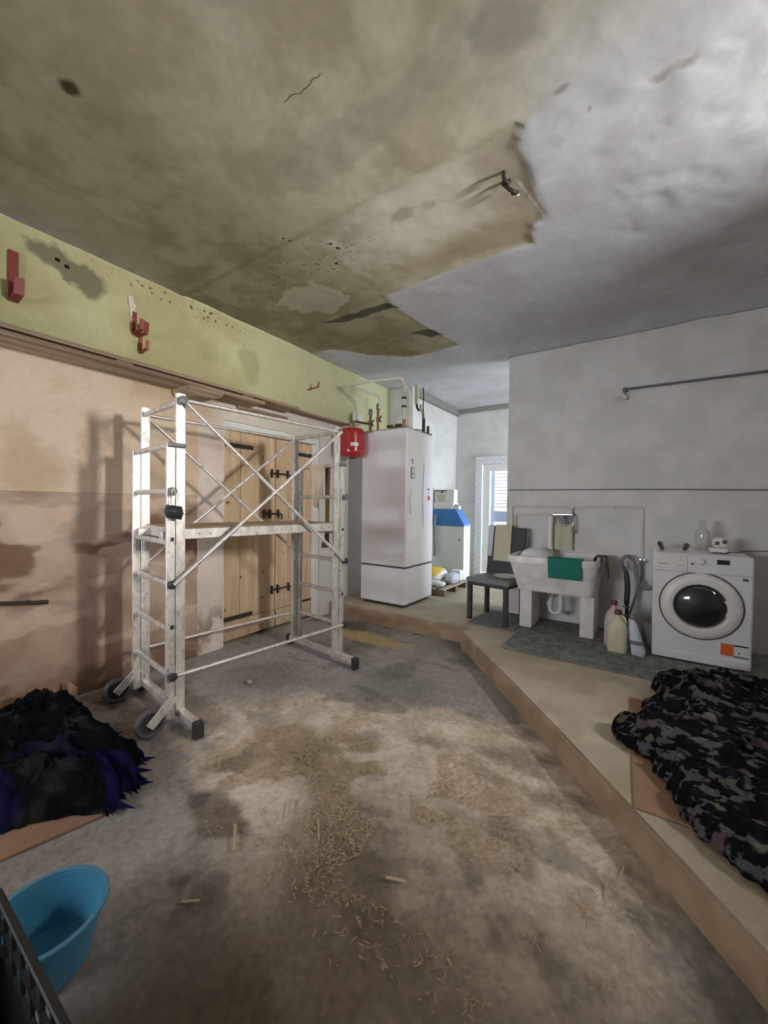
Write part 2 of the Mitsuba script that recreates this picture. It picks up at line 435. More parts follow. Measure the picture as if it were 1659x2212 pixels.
def film_fn(p, n, uv):
    """white window profile under protective film with printed dashes"""
    s = p.z * 9.0
    fx = (p.x + .008 * dr.floor(s)) * 34
    dash = smoothstep(.42, .5, dr.abs(fx - dr.floor(fx) - .5) * 2 * .5 + .25) * 0
    col = dr.floor(p.x * 30)
    ph = s * 1.3 + 3.7 * col
    f = ph - dr.floor(ph)
    q = p.x * 30 - col
    line = (1 - smoothstep(.06, .14, dr.abs(q - .5))) * smoothstep(.12, .16, f) * (1 - smoothstep(.70, .76, f)) + dash
    return mix(S(226, 226, 228), S(120, 120, 132), line * .8)


M_CEIL = matte('ceiling', ceiling_fn)
M_WL = matte('wall_left', wall_left_fn)
M_WHITE = matte('white_wall', white_wall_fn)
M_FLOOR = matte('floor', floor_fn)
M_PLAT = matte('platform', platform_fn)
M_ALU = mat('aluminium', mikit.proc(alu_fn), .42, .55)
M_PINE = mat('pine', mikit.proc(pine_fn), .7)
M_BOARD = mat('board', mikit.proc(board_fn), .8)
M_CONC = mat('sink_concrete', mikit.proc(conc_fn), .5)
M_CAMO = matte('camo', camo_fn)
M_TARP = matte('tarp', tarp_fn)
M_CARD = matte('cardboard', card_fn)
M_MAT = matte('mat', mat_fn)
M_FILM = mat('film', mikit.proc(film_fn), .35)
M_BLACK = mat('black_plastic', S(38, 36, 37), .5)
M_GREYP = mat('grey_plastic', S(96, 94, 96), .45)
M_IRON = mat('dark_iron', S(52, 44, 40), .6, .3)
M_RED = mat('red_paint', S(120, 44, 34), .5)
M_RED2 = mat('red_paint_worn', S(146, 76, 54), .55)
M_TANK = mat('tank_red', S(158, 30, 36), .22, clearcoat=.5)
M_WENAM = mat('white_enamel', S(226, 225, 226), .3)
M_CAB = mat('cabinet_white', S(222, 220, 222), .38)
M_SEAM = mat('seam', S(70, 66, 66), .7)
M_BOILER = mat('boiler_grey', S(216, 219, 213), .4)
M_BLUE = mat('boiler_blue', S(58, 112, 176), .4)
M_WHITEP = mat('white_plastic', S(222, 220, 214), .4)
M_PIPE = mat('pipe_white', S(206, 202, 186), .45)
M_COPPER = mat('copper', S(150, 104, 70), .4, .7)
M_BRASS = mat('brass_dark', S(104, 86, 60), .4, .7)
M_CHROME = mat('chrome', S(200, 200, 202), .15, .95)
M_CLOTHW = matte('cloth_cream', S(196, 192, 166))
M_CLOTHB = matte('cloth_beige', S(208, 192, 170))
M_STRAP = matte('cloth_brown', S(112, 88, 64))
M_GREEN = matte('cloth_green', S(44, 108, 94))
M_RAG = matte('cloth_rag', S(104, 98, 88))
M_LEATHER = mat('dark_leather', S(44, 46, 50), .55)
M_SEATPAD = mat('seat_grey', S(112, 114, 112), .6)
M_JUG = mat('jug', S(206, 198, 170), .35)
M_JUG2 = mat('jug_pink', S(186, 170, 162), .35)
M_CAPRED = mat('cap_red', S(84, 34, 38), .4)
M_BAG = mat('bag', S(190, 194, 204), .45)
M_HOSE = mat('hose_grey', S(112, 112, 116), .5)
M_GLOSSK = mat('black_glass', S(16, 17, 18), .06, clearcoat=1.0)
M_DRUM = mat('drum', S(84, 86, 88), .3, .6)
M_ORANGE = mat('orange', S(206, 96, 44), .5)
M_STRAW = matte('straw', S(174, 158, 126))
M_WOODCHIP = matte('wood_splinter', S(178, 164, 132))
M_TUB = mat('tub_blue', S(62, 122, 150), .35)
M_STONE = matte('stone', S(150, 140, 128))
M_TYRE = mat('tyre', S(74, 72, 72), .7)
M_HUB = mat('hub', S(40, 40, 42), .6)
M_BIN = mat('bin_black', S(16, 16, 16), .6)
M_CORN = matte('cornice_grey', S(140, 140, 134))
M_PALLET = matte('pallet_wood', S(170, 164, 148))
M_PALLETD = matte('pallet_block', S(128, 104, 84))
M_YEL = matte('sack_yellow', S(220, 186, 90))
M_SHUT = mat('shutter_white', S(150, 160, 178), .5)
M_GREYLAB = matte('grey_print', S(110, 110, 118))
M_PINKLAB = matte('pink_label', S(208, 128, 134))
scene['mat_glass'] = {'type': 'dielectric', 'int_ior': 1.5}
scene['mat_pane'] = {'type': 'thindielectric', 'int_ior': 1.5}

# ------------------------------------------------------------------ the room
ZC = 3.06
WXL = -3.25


def ceil_f(U, V):
    P = np.stack([U, V, U * 0], -1)
    h = .008 * (meshkit.fbm(P * 4, 4, 1) - .5) + .010 * (meshkit.fbm(P * [9, 9, 1], 4, 8) - .5)
    right = 1 / (1 + np.exp(-(U + .3) * 5))
    h += .045 * right * np.maximum(meshkit.fbm(P * [7, 12, 1], 4, 21) - .56, 0) + .006 * right * (meshkit.fbm(P * 22, 2, 23) - .5)
    sd = poly_np(U, V, CEIL)
    h += .012 * np.clip(-sd / .015, 0, 1) * (V > 1.8)          # bare patch lies a little deeper than the paint around it
    cove = np.clip((V - 4.05) / .4, 0, 1) * (V < 4.46) * (U > -1.36)
    h -= .05 * cove ** 2
    return U, V, ZC + h


struct('ceiling', grid(np.linspace(-3.27, 2.05, 178), np.linspace(-1.65, 6.7, 280), ceil_f), M_CEIL, True)

DY0, DY1, DZ = 2.17, 3.44, 2.11      # the doorway with the wooden leaves


def wl_f(U, V):
    P = np.stack([U, V, U * 0], -1)
    h = .006 * (meshkit.fbm(P * 4, 4, 3) - .5)
    h += .010 * (meshkit.fbm(P * [6, 9, 1], 4, 5) - .5) * (V < 1.4) * (U < 1.93)
    h -= .005 * ((V < 1.403) & (U < 1.93))
    return WXL + h, U, V


ys = np.unique(np.concatenate([np.linspace(-1.6, DY0, 130), np.linspace(DY0, DY1, 40), np.linspace(DY1, 6.65, 60), [1.929, 1.931]]))
zs = np.unique(np.concatenate([np.linspace(0, DZ, 72), np.linspace(DZ, ZC + .02, 32), [1.402, 1.405]]))
wl = grid(ys, zs, wl_f, lambda u, v: ~((u > DY0) & (u < DY1) & (v < DZ)))
body = extr(Polygon([(-1.6, 0), (DY0, 0), (DY0, DZ), (DY1, DZ), (DY1, 0), (6.65, 0), (6.65, ZC + .02), (-1.6, ZC + .02)]), .30, 'x', WXL - .308)
struct('wall_left', join(wl, body), M_WL, 40)
struct('wall_left_far', box(-3.24, -2.92, 5.05, 6.66, .15, 3.0, .004), M_WHITE)

# lower floor
def floor_f(U, V):
    P = np.stack([U, V, U * 0], -1)
    m = np.clip(1.25 - np.hypot((U + 1.0) / 1.15, (V - 1.55) / .85), 0, 1)
    h = .004 * (meshkit.fbm(P * 5, 3, 2) - .5) + m * .030 * np.maximum(meshkit.fbm(P * [11, 16, 1], 4, 4) - .45, 0)
    return U, V, h - .002


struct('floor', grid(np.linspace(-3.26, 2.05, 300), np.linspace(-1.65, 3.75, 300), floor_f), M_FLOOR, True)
K1, K2, K3 = (-1.43, 3.63), (-1.47, 3.52), (2.0, -.70)
KERB = [(-3.26, 3.63), K1, K2, (-.75, 2.70), (-.30, 2.17), (.246, 1.50), K3, (2.02, -.70), (2.02, 6.68), (-3.26, 6.68)]
plat = Polygon(KERB)
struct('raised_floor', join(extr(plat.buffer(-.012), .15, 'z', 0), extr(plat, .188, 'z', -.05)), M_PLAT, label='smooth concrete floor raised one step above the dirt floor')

# partition with the sink and washing machine, walls around
struct('wall_partition', box(-1.335, 2.02, 4.45, 4.70, .14, 3.085, .004), M_WHITE)
struct('wall_back', extr(Polygon([(-3.55, -.02), (-2.53, -.02), (-2.53, 2.20), (-1.35, 2.20), (-1.35, -.02), (2.0, -.02), (2.0, 3.09), (-3.55, 3.09)]), .25, 'y', 6.65), M_WHITE)
struct('wall_right', extr(Polygon([(-2.6, 0), (6.9, 0), (6.9, 3.1), (-2.6, 3.1)], [[(1.78, 1.95), (2.12, 1.95), (2.12, 2.55), (1.78, 2.55)], [(5.0, 1.0), (6.4, 1.0), (6.4, 2.3), (5.0, 2.3)]]), .8, 'x', 2.0), M_WHITE)
struct('ceiling_slab', box(-3.7, 2.9, -2.65, 7.0, 3.09, 3.25), M_WHITE)
struct('floor_slab', box(-3.7, 2.9, -2.65, 7.0, -.25, -.02), M_PLAT)
struct('wall_outer', box(-3.72, -3.55, -2.65, 7.0, -.02, 3.09), M_WHITE)
WF = (-3.15, -1.35, 1.15, 1.90, -2.6)
struct('wall_front', extr(Polygon([(-3.3, 0), (2.05, 0), (2.05, 3.1), (-3.3, 3.1)], [[(WF[0], WF[2]), (WF[1], WF[2]), (WF[1], WF[3]), (WF[0], WF[3])]]), 1.0, 'y', -2.6), M_WHITE)
struct('window_3', join(box(WF[0], WF[0] + .05, -2.55, -2.5, WF[2], WF[3]), box(WF[1] - .05, WF[1], -2.55, -2.5, WF[2], WF[3]), box(-2.27, -2.23, -2.55, -2.5, WF[2] + .05, WF[3] - .05), box(WF[0] + .05, WF[1] - .05, -2.55, -2.5, WF[2], WF[2] + .05), box(WF[0] + .05, WF[1] - .05, -2.55, -2.5, WF[3] - .05, WF[3])), M_WHITEP)  # added and unseen: frame around the fill light behind the camera
pane = trimesh.Trimesh([[WF[0], -2.54, WF[2]], [WF[1], -2.54, WF[2]], [WF[1], -2.54, WF[3]], [WF[0], -2.54, WF[3]]], [[0, 2, 1], [0, 3, 2]], process=False)
scene['window_3__pane'] = mikit.ply(pane, {'type': 'diffuse'}, emitter={'type': 'area', 'radiance': {'type': 'rgb', 'value': FILL_LIGHT}})
labels['window_3__pane'] = {'label': 'emitting pane of an added unseen window'}
struct('trim_1', box(-2.925, -2.86, 5.02, 6.65, 2.955, 3.075, .004), M_CORN, label='grey strip under the ceiling')
struct('trim_2', box(-2.92, -1.2, 6.58, 6.66, 2.985, 3.085, .004), M_CORN, label='grey strip under the ceiling')
struct('trim_3', box(-3.25, -2.85, 4.93, 5.06, .15, 3.07, .006), M_WHITE, label='white pier beside the boiler pipes')

# lit windows out of the picture: the deep-set one of the right wall, one added to light the back part
def lit_window(n, y0, y1, z0, z1, x, radiance):
    t = .025
    struct(f'window_{n}', join(box(x - .05, x, y0, y0 + t, z0, z1), box(x - .05, x, y1 - t, y1, z0, z1), box(x - .05, x, y0 + t, y1 - t, z0, z0 + t), box(x - .05, x, y0 + t, y1 - t, z1 - t, z1), box(x - .05, x, y0 + t, y1 - t, (z0 + z1) / 2 - .015, (z0 + z1) / 2 + .015)), M_WHITEP)
    pane = trimesh.Trimesh([[x - .02, y0, z0], [x - .02, y1, z0], [x - .02, y1, z1], [x - .02, y0, z1]], [[0, 2, 1], [0, 3, 2]], process=False)
    scene[f'window_{n}__pane'] = mikit.ply(pane, {'type': 'diffuse'}, emitter={'type': 'area', 'radiance': {'type': 'rgb', 'value': radiance}})
    labels[f'window_{n}__pane'] = {'label': 'emitting pane of an added unseen window'}


lit_window(2, 1.78, 2.12, 1.95, 2.55, 2.50, WINDOW_LIGHT)
lit_window(4, 5.0, 6.4, 1.0, 2.3, 2.15, BACK_LIGHT)  # added and unseen, brightens the back part

# far balcony door behind the partition
struct('window_1', join(box(-2.53, -2.40, 6.57, 6.75, .15, 2.20, .008), box(-2.40, -1.30, 6.57, 6.75, 2.06, 2.20, .008), box(-1.46, -1.33, 6.57, 6.75, .15, 2.20, .008)), M_FILM, label='white window profile under printed protective film')
part('window_1', 'sash', join(box(-2.40, -2.28, 6.62, 6.69, .20, 2.06, .006), box(-1.58, -1.46, 6.62, 6.69, .20, 2.06, .006), box(-2.28, -1.58, 6.62, 6.69, 1.94, 2.06, .006), box(-2.28, -1.58, 6.62, 6.69, .20, .34, .006)), M_WHITEP)
part('window_1', 'pane', trimesh.Trimesh([[-2.29, 6.655, .33], [-1.57, 6.655, .33], [-1.57, 6.655, 1.95], [-2.29, 6.655, 1.95]], [[0, 1, 2], [0, 2, 3]], process=False), 'mat_pane')
sh = part('window_1', 'shutter', join(box(-2.36, -2.27, 6.83, 6.87, .18, 2.12, .004), box(-1.60, -1.52, 6.83, 6.87, .18, 2.12, .004), box(-2.27, -1.6, 6.83, 6.87, 1.07, 1.26, .004), box(-2.27, -1.6, 6.83, 6.87, 2.04, 2.12, .004), box(-2.27, -1.6, 6.83, 6.87, .18, .3, .004)), M_SHUT, label='white slatted shutter outside the pane')
zz = [z for z in np.arange(.34, 2.03, .058) if not 1.04 < z < 1.28]
slat0 = box(-2.275, -1.595, -.030, .030, -.0055, .0055)
for z in zz:
    s = slat0.copy(); s.apply_transform(trimesh.transformations.rotation_matrix(math.radians(-8), [1, 0, 0])); s.apply_translation((0, 6.85, z))
    part(sh, 'slat', s, M_SHUT)

# ------------------------------------------------------------------ wooden door in the left wall
struct('door_1', join(box(-3.42, -3.275, DY0, DY0 + .03, 0, DZ), box(-3.42, -3.275, DY1 - .035, DY1, 0, DZ), box(-3.42, -3.27, DY0, DY1, 2.045, DZ)), M_WHITE, label='pale frame around the wooden double door')
XD = -3.345


def planks(y0, y1, n):
    leaf = part('door_1', 'leaf', join(box(XD - .03, XD - .018, y0, y1, .02, 2.04)), M_PINE, label='pine door leaf of upright boards')
    e = np.linspace(y0, y1, n + 1)
    for i in range(n):
        part(leaf, 'plank', box(XD - .018, XD + .002 * (i % 2), e[i] + .0015, e[i + 1] - .0015, .20, 2.04, .003), M_PINE)
    part(leaf, 'bottom_board', box(XD - .018, XD + .012, y0 + .005, (y0 + y1) / 2 - .002, .02, .195, .003), M_PINE)
    part(leaf, 'bottom_board', box(XD - .018, XD + .012, (y0 + y1) / 2 + .002, y1 - .005, .02, .195, .003), M_PINE)
    return leaf


L1, L2 = planks(2.205, 2.862, 3), planks(2.868, 3.402, 3)
for lf, y0, y1, z, zt in ((L1, 2.205, 2.57, 1.90, 0), (L1, 2.205, 2.57, .225, 0), (L2, 3.16, 3.402, 1.91, 0), (L2, 3.20, 3.402, .20, 0)):
    part(lf, 'strap_hinge', box(XD + .002, XD + .009, y0, y1, z - .02, z + .02, .002), M_IRON)
for y0, y1, z in ((2.78, 3.04, 1.665), (2.68, 2.91, 1.235), (2.79, 3.06, .42)):
    part('door_1', 'bolt', join(rod((XD + .02, y0, z), (XD + .02, y1, z), .009, 8), *[box(XD, XD + .032, y - .007, y + .007, z - .045, z + .045, .003) for y in (y0 + .02, y0 + .10, y1 - .02)], tube([(XD + .02, y1, z), (XD + .03, y1 + .02, z - .01), (XD + .03, y1 + .025, z - .06)], .007, 8)), M_IRON, label='black sliding bolt')
part(L1, 'ring', lathe([(.018, -.002), (.022, 0), (.018, .002), (.018, -.002)], 16, (XD + .012, 2.90, 1.17), (1, 0, 0)), M_IRON)

# iron bar on the wall
k = thing('iron_bar', 'dark iron bar sticking out level along the stained left wall', 'bar')
part(k, 'shaft', join(rod((-3.20, .30, .79), (-3.20, .84, .70), .011), rod((-3.20, .84, .70), (-3.20, .885, .693), .014)), M_IRON, True)
each(k, 'bracket', [rod((-3.27, .33, .785), (-3.19, .33, .785), .008, 8), rod((-3.27, .80, .707), (-3.19, .80, .707), .008, 8)], M_IRON)

# ------------------------------------------------------------------ shelf on the left wall
k = thing('wall_shelf', 'long shelf of stacked old boards across the left wall above the door', 'shelf')
part(k, 'board', box(-3.235, -2.985, -1.2, 2.86, 2.305, 2.33, .003), M_BOARD, label='upper board')
part(k, 'board', box(-3.235, -2.975, -1.2, 2.42, 2.262, 2.290, .003), M_BOARD, label='lower board')
part(k, 'board', join(box(-3.235, -3.10, 2.86, 3.82, 2.325, 2.345, .002)), M_BOARD, label='thin board at the far end')
part(k, 'corbel', join(extr([(1.70, 2.262), (2.0, 2.262), (1.98, 2.23), (1.93, 2.205), (1.76, 2.195), (1.71, 2.22)], .25, 'x', -3.24)), M_BOARD, label='rounded wooden bracket')
each(k, 'packing', [box(-3.235, -3.0, y, y + .1, 2.290, 2.305) for y in (.2, 1.2, 2.2)], M_BOARD)
part(k, 'batten', box(-3.24, -3.2, 2.3, 2.9, 2.235, 2.262, .003), M_BOARD)


# ------------------------------------------------------------------ red hooks high on the wall
def hook(name, y, z0, z1, w, reach, tip, m, label, group=None, tilt=0.0, straps=None):
    k = thing(name, label, 'hook', group)
    part(k, 'plate', bar((WXL + .012, y - tilt, z1), (WXL + .012, y, z0), w, .010, (1, 0, 0)), m)
    part(k, 'arm', join(bar((WXL + .01, y, z0 + .006), (WXL + reach, y, z0 + .02), w, .012), bar((WXL + reach - .004, y, z0 + .012), (WXL + reach + .008, y, z0 + tip), w, .012, (1, 0, 0))), m)
    if straps:
        part(k, 'strap', straps, M_PIPE, label='pale perforated strap')
    return k


hook('wall_hook', .735, 2.555, 2.86, .048, .12, .11, M_RED, 'flat dark red steel hook nearest the left edge of the picture')
hook('wall_hook', 1.415, 2.60, 2.77, .03, .13, .085, M_RED, 'dark red double-armed hook, upper of the pair on the green wall', straps=join(bar((WXL + .006, 1.388, 2.88), (WXL + .006, 1.43, 2.60), .035, .006, (1, 0, 0)), box(WXL + .008, WXL + .014, 1.375, 1.425, 2.80, 2.83), box(WXL + .008, WXL + .014, 1.385, 1.435, 2.735, 2.76)))
part('wall_hook_001', 'arm', bar((WXL + .10, 1.455, 2.60), (WXL + .10, 1.462, 2.69), .03, .012, (1, 0, 0)), M_RED)
part('wall_hook_001', 'arm', bar((WXL + .01, 1.432, 2.598), (WXL + .10, 1.455, 2.606), .03, .012), M_RED)
hook('wall_hook', 1.46, 2.475, 2.62, .022, .11, .075, M_RED2, 'lighter rusty red hook, lower of the pair on the green wall')
k = thing('wall_hook', 'small rusty wire hook on the pale green wall above the door', 'hook')
part(k, 'plate', bar((WXL + .006, 3.235, 2.88), (WXL + .006, 3.235, 2.63), .006, .006, (1, 0, 0)), M_PIPE)
part(k, 'arm', join(bar((WXL + .0, 3.235, 2.64), (WXL + .16, 3.245, 2.655), .02, .012), bar((WXL + .155, 3.245, 2.65), (WXL + .16, 3.245, 2.71), .02, .012, (1, 0, 0))), M_RED2)

# ------------------------------------------------------------------ scaffold tower
TH = math.radians(6.5)
O = np.array([-2.35, 1.202, 0])
UU, WW = np.array([math.sin(TH), math.cos(TH), 0]), np.array([math.cos(TH), -math.sin(TH), 0])   # length, outward (towards the room)


def q(u, w, z):
    return O + UU * u + WW * w + np.array([0, 0, z])


def sbox(u0, u1, w0, w1, z0, z1, b=.003):
    m = box(w0, w1, u0, u1, z0, z1, b)
    M = np.eye(4); M[:3, 0], M[:3, 1], M[:3, 3] = WW, UU, O
    m.apply_transform(M)
    return m


sc = thing('scaffold_tower', 'aluminium scaffold tower on wheels in front of the wooden door', 'scaffold')
WD = .60


def stile(u0, u1, wf, z0, z1):
    m = [sbox(u0, u1, wf - .026, wf, z0, z1, .003)]
    c = (u0 + u1) / 2
    m.append(sbox(c - .013, c + .013, wf, wf + .0025, z0, z1, .001))      # raised rib of the profile
    return join(m)


UE = 1.44
for (u0, u1, z0, z1) in ((0, .049, .05, 1.70), (.052, .107, .28, 2.0), (UE - .052, UE, .04, 1.70), (UE - .118, UE - .056, .04, 2.0)):
    for wf in (0.0, -WD + .026):
        if u0 == .052:
            z0 = .055
        part(sc, 'stile', stile(u0, u1, wf, z0, z1), M_ALU)
RZ = [.31, .585, .86, 1.105, 1.41, 1.685]
for i, z in enumerate(RZ):
    for u in (.025, UE - .026):
        part(sc, 'rung', rod(q(u, -.013, z), q(u, -WD + .013, z), .017, 10), M_ALU, 40)
for u in (.08, UE - .086):
    part(sc, 'rung', rod(q(u, -.013, 1.955), q(u, -WD + .013, 1.955), .017, 10), M_ALU, 40)
R = .0125
for wf in (.024, -WD - .016):
    part(sc, 'brace', rod(q(.08, wf + .004, 1.955), q(UE - .02, wf + .004, .86), R, 10), M_ALU, 40)
    part(sc, 'brace', rod(q(.025, wf + .018, .86), q(UE - .086, wf + .018, 1.955), R, 10), M_ALU, 40)
    part(sc, 'rail', rod(q(.08, wf + .0, 1.955), q(UE - .086, wf, 1.955), R, 10), M_ALU, 40)
    part(sc, 'rail', rod(q(.025, wf, .31), q(UE - .02, wf, .31), R, 10), M_ALU, 40)
dk = part(sc, 'deck', join(sbox(.07, UE - .07, -.045, -.02, 1.12, 1.185), sbox(.07, UE - .07, -.575, -.55, 1.12, 1.185), sbox(.07, .095, -.55, -.045, 1.12, 1.185), sbox(UE - .095, UE - .07, -.55, -.045, 1.12, 1.185)), M_ALU, label='aluminium deck frame')
part(dk, 'panel', sbox(.08, UE - .08, -.56, -.035, 1.165, 1.190, .002), M_BOARD, label='plywood deck panel')
each(dk, 'hook', [sbox(a, b, w, w + .05, 1.122, 1.17) for a, b in ((.0, .08), (UE - .08, UE)) for w in (-.12, -.50)], M_ALU)
each(dk, 'rivet', [lathe([(0, 0), (.005, 0), (.004, .003), (0, .003)], 8, q(u, -.02, 1.15), WW) for u in (.20, .27, 1.2, 1.28)], M_GREYP)


def knob(u, w, z, m=M_GREYP, sc_=1.0):
    a = lathe([(0, 0), (.012, 0), (.012, .012), (.024 * sc_, .014), (.026 * sc_, .022), (.026 * sc_, .034), (.02 * sc_, .04), (0, .042)], 8, q(u, w, z), WW)
    return part(sc, 'knob', a, m)


for u, z in ((.08, 1.955), (.02, 1.41), (.02, .86), (.025, .31), (UE - .086, 1.955), (UE - .01, 1.41), (UE - .01, .86), (UE - .01, .31)):
    knob(u, .003, z, M_GREYP if z > 1 else M_BLACK)
for u0, u1 in ((.0, .105), (UE - .075, UE + .005)):
    part(sc, 'latch', trimesh.convex.convex_hull(np.vstack([sbox(u0, u1, .002, .016, 1.672, 1.698, .006).vertices, sbox(u0 + .015, u1 - .015, .002, .03, 1.675, 1.695, .004).vertices])), M_GREYP, label='dark lever latch across both stiles')
for u, z in ((.03, 1.125), (.03, .60), (UE - .02, 1.13), (UE - .02, .57)):
    part(sc, 'socket', sbox(u - .010, u + .010, .0005, .0035, z - .012, z + .012, .001), M_BLACK, label='square black socket in the stile')
for z in (1.955, 1.41, .86, .31):
    u = .08 if z > 1.8 else .025
    part(sc, 'cap', lathe([(0, 0), (.02, 0), (.02, .02), (.012, .026), (0, .026)], 10, q(u, -WD, z), -WW), M_BLACK)
    part(sc, 'cap', lathe([(0, 0), (.02, 0), (.02, .02), (.012, .026), (0, .026)], 10, q(UE - u, -WD, z), -WW), M_BLACK)
# base bars and feet
for u, o in ((.085, .215), (UE - .085, .22)):
    bb = part(sc, 'base_bar', sbox(u - .022, u + .022, -WD - .04, o, .045, .09), M_ALU)
    part(bb, 'foot', sbox(u - .027, u + .027, o - .01, o + .035, .001, .094, .004), M_BLACK, label='black rubber end foot')
    part(bb, 'foot', sbox(u - .027, u + .027, -WD - .075, -WD - .03, .001, .094, .004), M_BLACK, label='black rubber end foot')
# wheels on slanting arms
for w in (.012, -WD + .016):
    C = q(-.095, w + .012, .082)
    wh = part(sc, 'caster', join(lathe([(.056, -.018), (.074, -.018), (.081, -.009), (.081, .009), (.074, .018), (.056, .018), (.056, -.018)], 36, C, WW)), M_TYRE, True, label='rubber wheel')
    part(wh, 'hub', join(lathe([(0, -.012), (.05, -.012), (.057, -.016), (.057, .016), (.05, .012), (0, .012)], 24, C, WW), lathe([(0, .012), (.018, .012), (.016, .026), (0, .026)], 12, C, WW)), M_HUB)
    part(wh, 'arm', bar(C + WW * .026 - UU * .012 - np.array([0, 0, .012]), q(.03, w + .038, .20), .008, .052, (0, 0, 1)), M_ALU)

# face mask hanging from a knob
mk = thing('face_mask', 'black face mask hanging from a knob of the scaffold', 'mask')
def mask_f(U, V):
    b = .022 * (1 - (2 * U - 1) ** 2) * np.sin(np.pi * np.clip(V, 0.02, .98)) + .0012 * np.sin(V * 26)
    wdt = .034 + .020 * np.interp(V, [0, .45, 1], [.35, 1, .45])
    uu = (U - .5) * 2 * wdt
    P = O + UU * (.020 + uu)[..., None] + WW * (.052 + b)[..., None]
    return P[..., 0], P[..., 1], 1.250 + V * .078 + .012 * (U - .5) * -1
part(mk, 'body', grid(np.linspace(0, 1, 17), np.linspace(0, 1, 15), mask_f), M_BLACK, True)
for lp in ([q(-.005, .054, 1.328), q(.006, .054, 1.37), q(.016, .04, 1.432), q(.026, .052, 1.39), q(.022, .054, 1.328)], [q(.045, .054, 1.324), q(.036, .055, 1.38), q(.022, .042, 1.434), q(.012, .045, 1.40)], [q(.066, .056, 1.305), q(.084, .056, 1.288), q(.064, .056, 1.268)]):
    part(mk, 'ear_loop', tube(lp, .0018, 6, sub=6), M_CLOTHW)

# cloth and strap on the far ladder
def cloth_sheet(P0, across, down, wid, ln, fold=.02, nfold=3, taper=0.0, seed=0, nu=25, nv=31, out=None, wob=.0):
    """hanging cloth: P0 top middle, 'across' unit, 'down' unit, out unit = fold direction"""
    out = np.cross(across, down) if out is None else out
    def f(U, V):
        wv = wid(V) if callable(wid) else wid * (1 - taper * V)
        s = (U - .5) * wv + wob * np.sin(3 * V + seed)
        h = fold * np.sin(U * math.pi * 2 * nfold + seed + 1.5 * V) * (.25 + .75 * V) + .4 * fold * (meshkit.fbm(np.stack([U * 5, V * 4, U * 0 + seed], -1), 3, seed) - .5)
        P = P0 + across * s[..., None] + down * (V * ln(U) if callable(ln) else V * ln)[..., None] + out * h[..., None]
        return P[..., 0], P[..., 1], P[..., 2]
    m = grid(np.linspace(0, 1, nu), np.linspace(0, 1, nv), f)
    return thick(m, .004)


def thick(m, t):
    """give a sheet two faces and an edge"""
    m = m.copy(); m.merge_vertices()
    nrm = np.array(m.vertex_normals)
    v0, v1 = m.vertices + nrm * t / 2, m.vertices - nrm * t / 2
    e = m.edges_sorted
    uq, cnt = np.unique(e, axis=0, return_counts=True)
    bset = {tuple(x) for x in uq[cnt == 1]}
    side = []
    n = len(v0)
    for a, b in m.edges:
        if (min(a, b), max(a, b)) in bset:
            side += [(b, a, a + n), (b, a + n, b + n)]
    return trimesh.Trimesh(np.vstack([v0, v1]), np.vstack([m.faces, m.faces[:, ::-1] + n, np.array(side)]), process=False)


dn = np.array([0, 0, -1.0])
c = solo('hanging_cloth', cloth_sheet(q(UE - .052, -.315, 1.705), WW, dn, lambda V: .20 - .08 * V, lambda U: .27 + .13 * np.sin(U * 3.1), .022, 2, seed=3, out=-UU), M_CLOTHB,
         'beige cloth hanging over a rung of the far scaffold ladder', 'cloth', smooth=60)
k = thing('brown_strap', 'long brown strap hanging below the beige cloth on the scaffold', 'strap')
part(k, 'band', cloth_sheet(q(UE + .012, -.235, 1.69), WW, dn, lambda V: .07 - .018 * np.sin(V * 2.6), .72, .006, 1, seed=1, nv=24, out=-UU), M_STRAP, 60)
part(k, 'end', trimesh.convex.convex_hull(np.vstack([tube([q(UE + .012, -.25, 1.0), q(UE + .012, -.252, .955)], .036, 10).vertices, tube([q(UE - .0, -.27, .965), q(UE - .0, -.27, .95)], .02, 8).vertices])), M_STRAP)

# ------------------------------------------------------------------ boiler cabinet, tank and pipes
bc = thing('boiler_cabinet', 'tall white boiler cabinet standing at the step edge under the pipes', 'boiler')
X0, X1, Y0, Y1 = -2.945, -2.305, 3.865, 4.545
part(bc, 'upper_shell', box(X0, X1, Y0, Y1, .625, 2.235, .012), M_CAB, 30)
part(bc, 'lower_shell', box(X0, X1, Y0, Y1, .185, .612, .012), M_CAB, 30)
part(bc, 'seam', box(X0 + .008, X1 - .008, Y0 + .008, Y1 - .008, .60, .64), M_SEAM)
part(bc, 'plinth', box(X0 + .03, X1 - .04, Y0 + .03, Y1 - .05, .145, .19), M_BLACK)
part(bc, 'top_lid', box(X0 + .02, X1 - .02, Y0 + .02, Y1 - .02, 2.232, 2.243, .003), M_GREYP)
part(bc, 'display', join(box(X1 - .002, X1 + .003, 3.965, 4.045, 1.66, 1.79, .001)), M_GREYLAB, label='grey control window with white label')
each(bc, 'label', [box(X1, X1 + .005, 3.985, 4.03, 1.715, 1.78), box(X1, X1 + .005, 3.985, 4.03, 1.668, 1.705)], M_WHITEP)
part(bc, 'emblem', join(box(X1, X1 + .003, 3.965, 4.015, 1.87, 1.88), box(X1, X1 + .003, 3.992, 4.006, 1.83, 1.88)), M_GREYLAB, label='small grey emblem')
part(bc, 'handle', tube([(X1 + .004, 3.985, 1.53), (X1 + .016, 3.955, 1.46), (X1 + .018, 3.94, 1.38), (X1 + .016, 3.95, 1.30), (X1 + .004, 3.97, 1.24)], .009, 8, sub=5), M_WHITEP, True, label='curved white streak of reflection and film edge')  # reflected streak and film edge shaped as a tube, not a grip
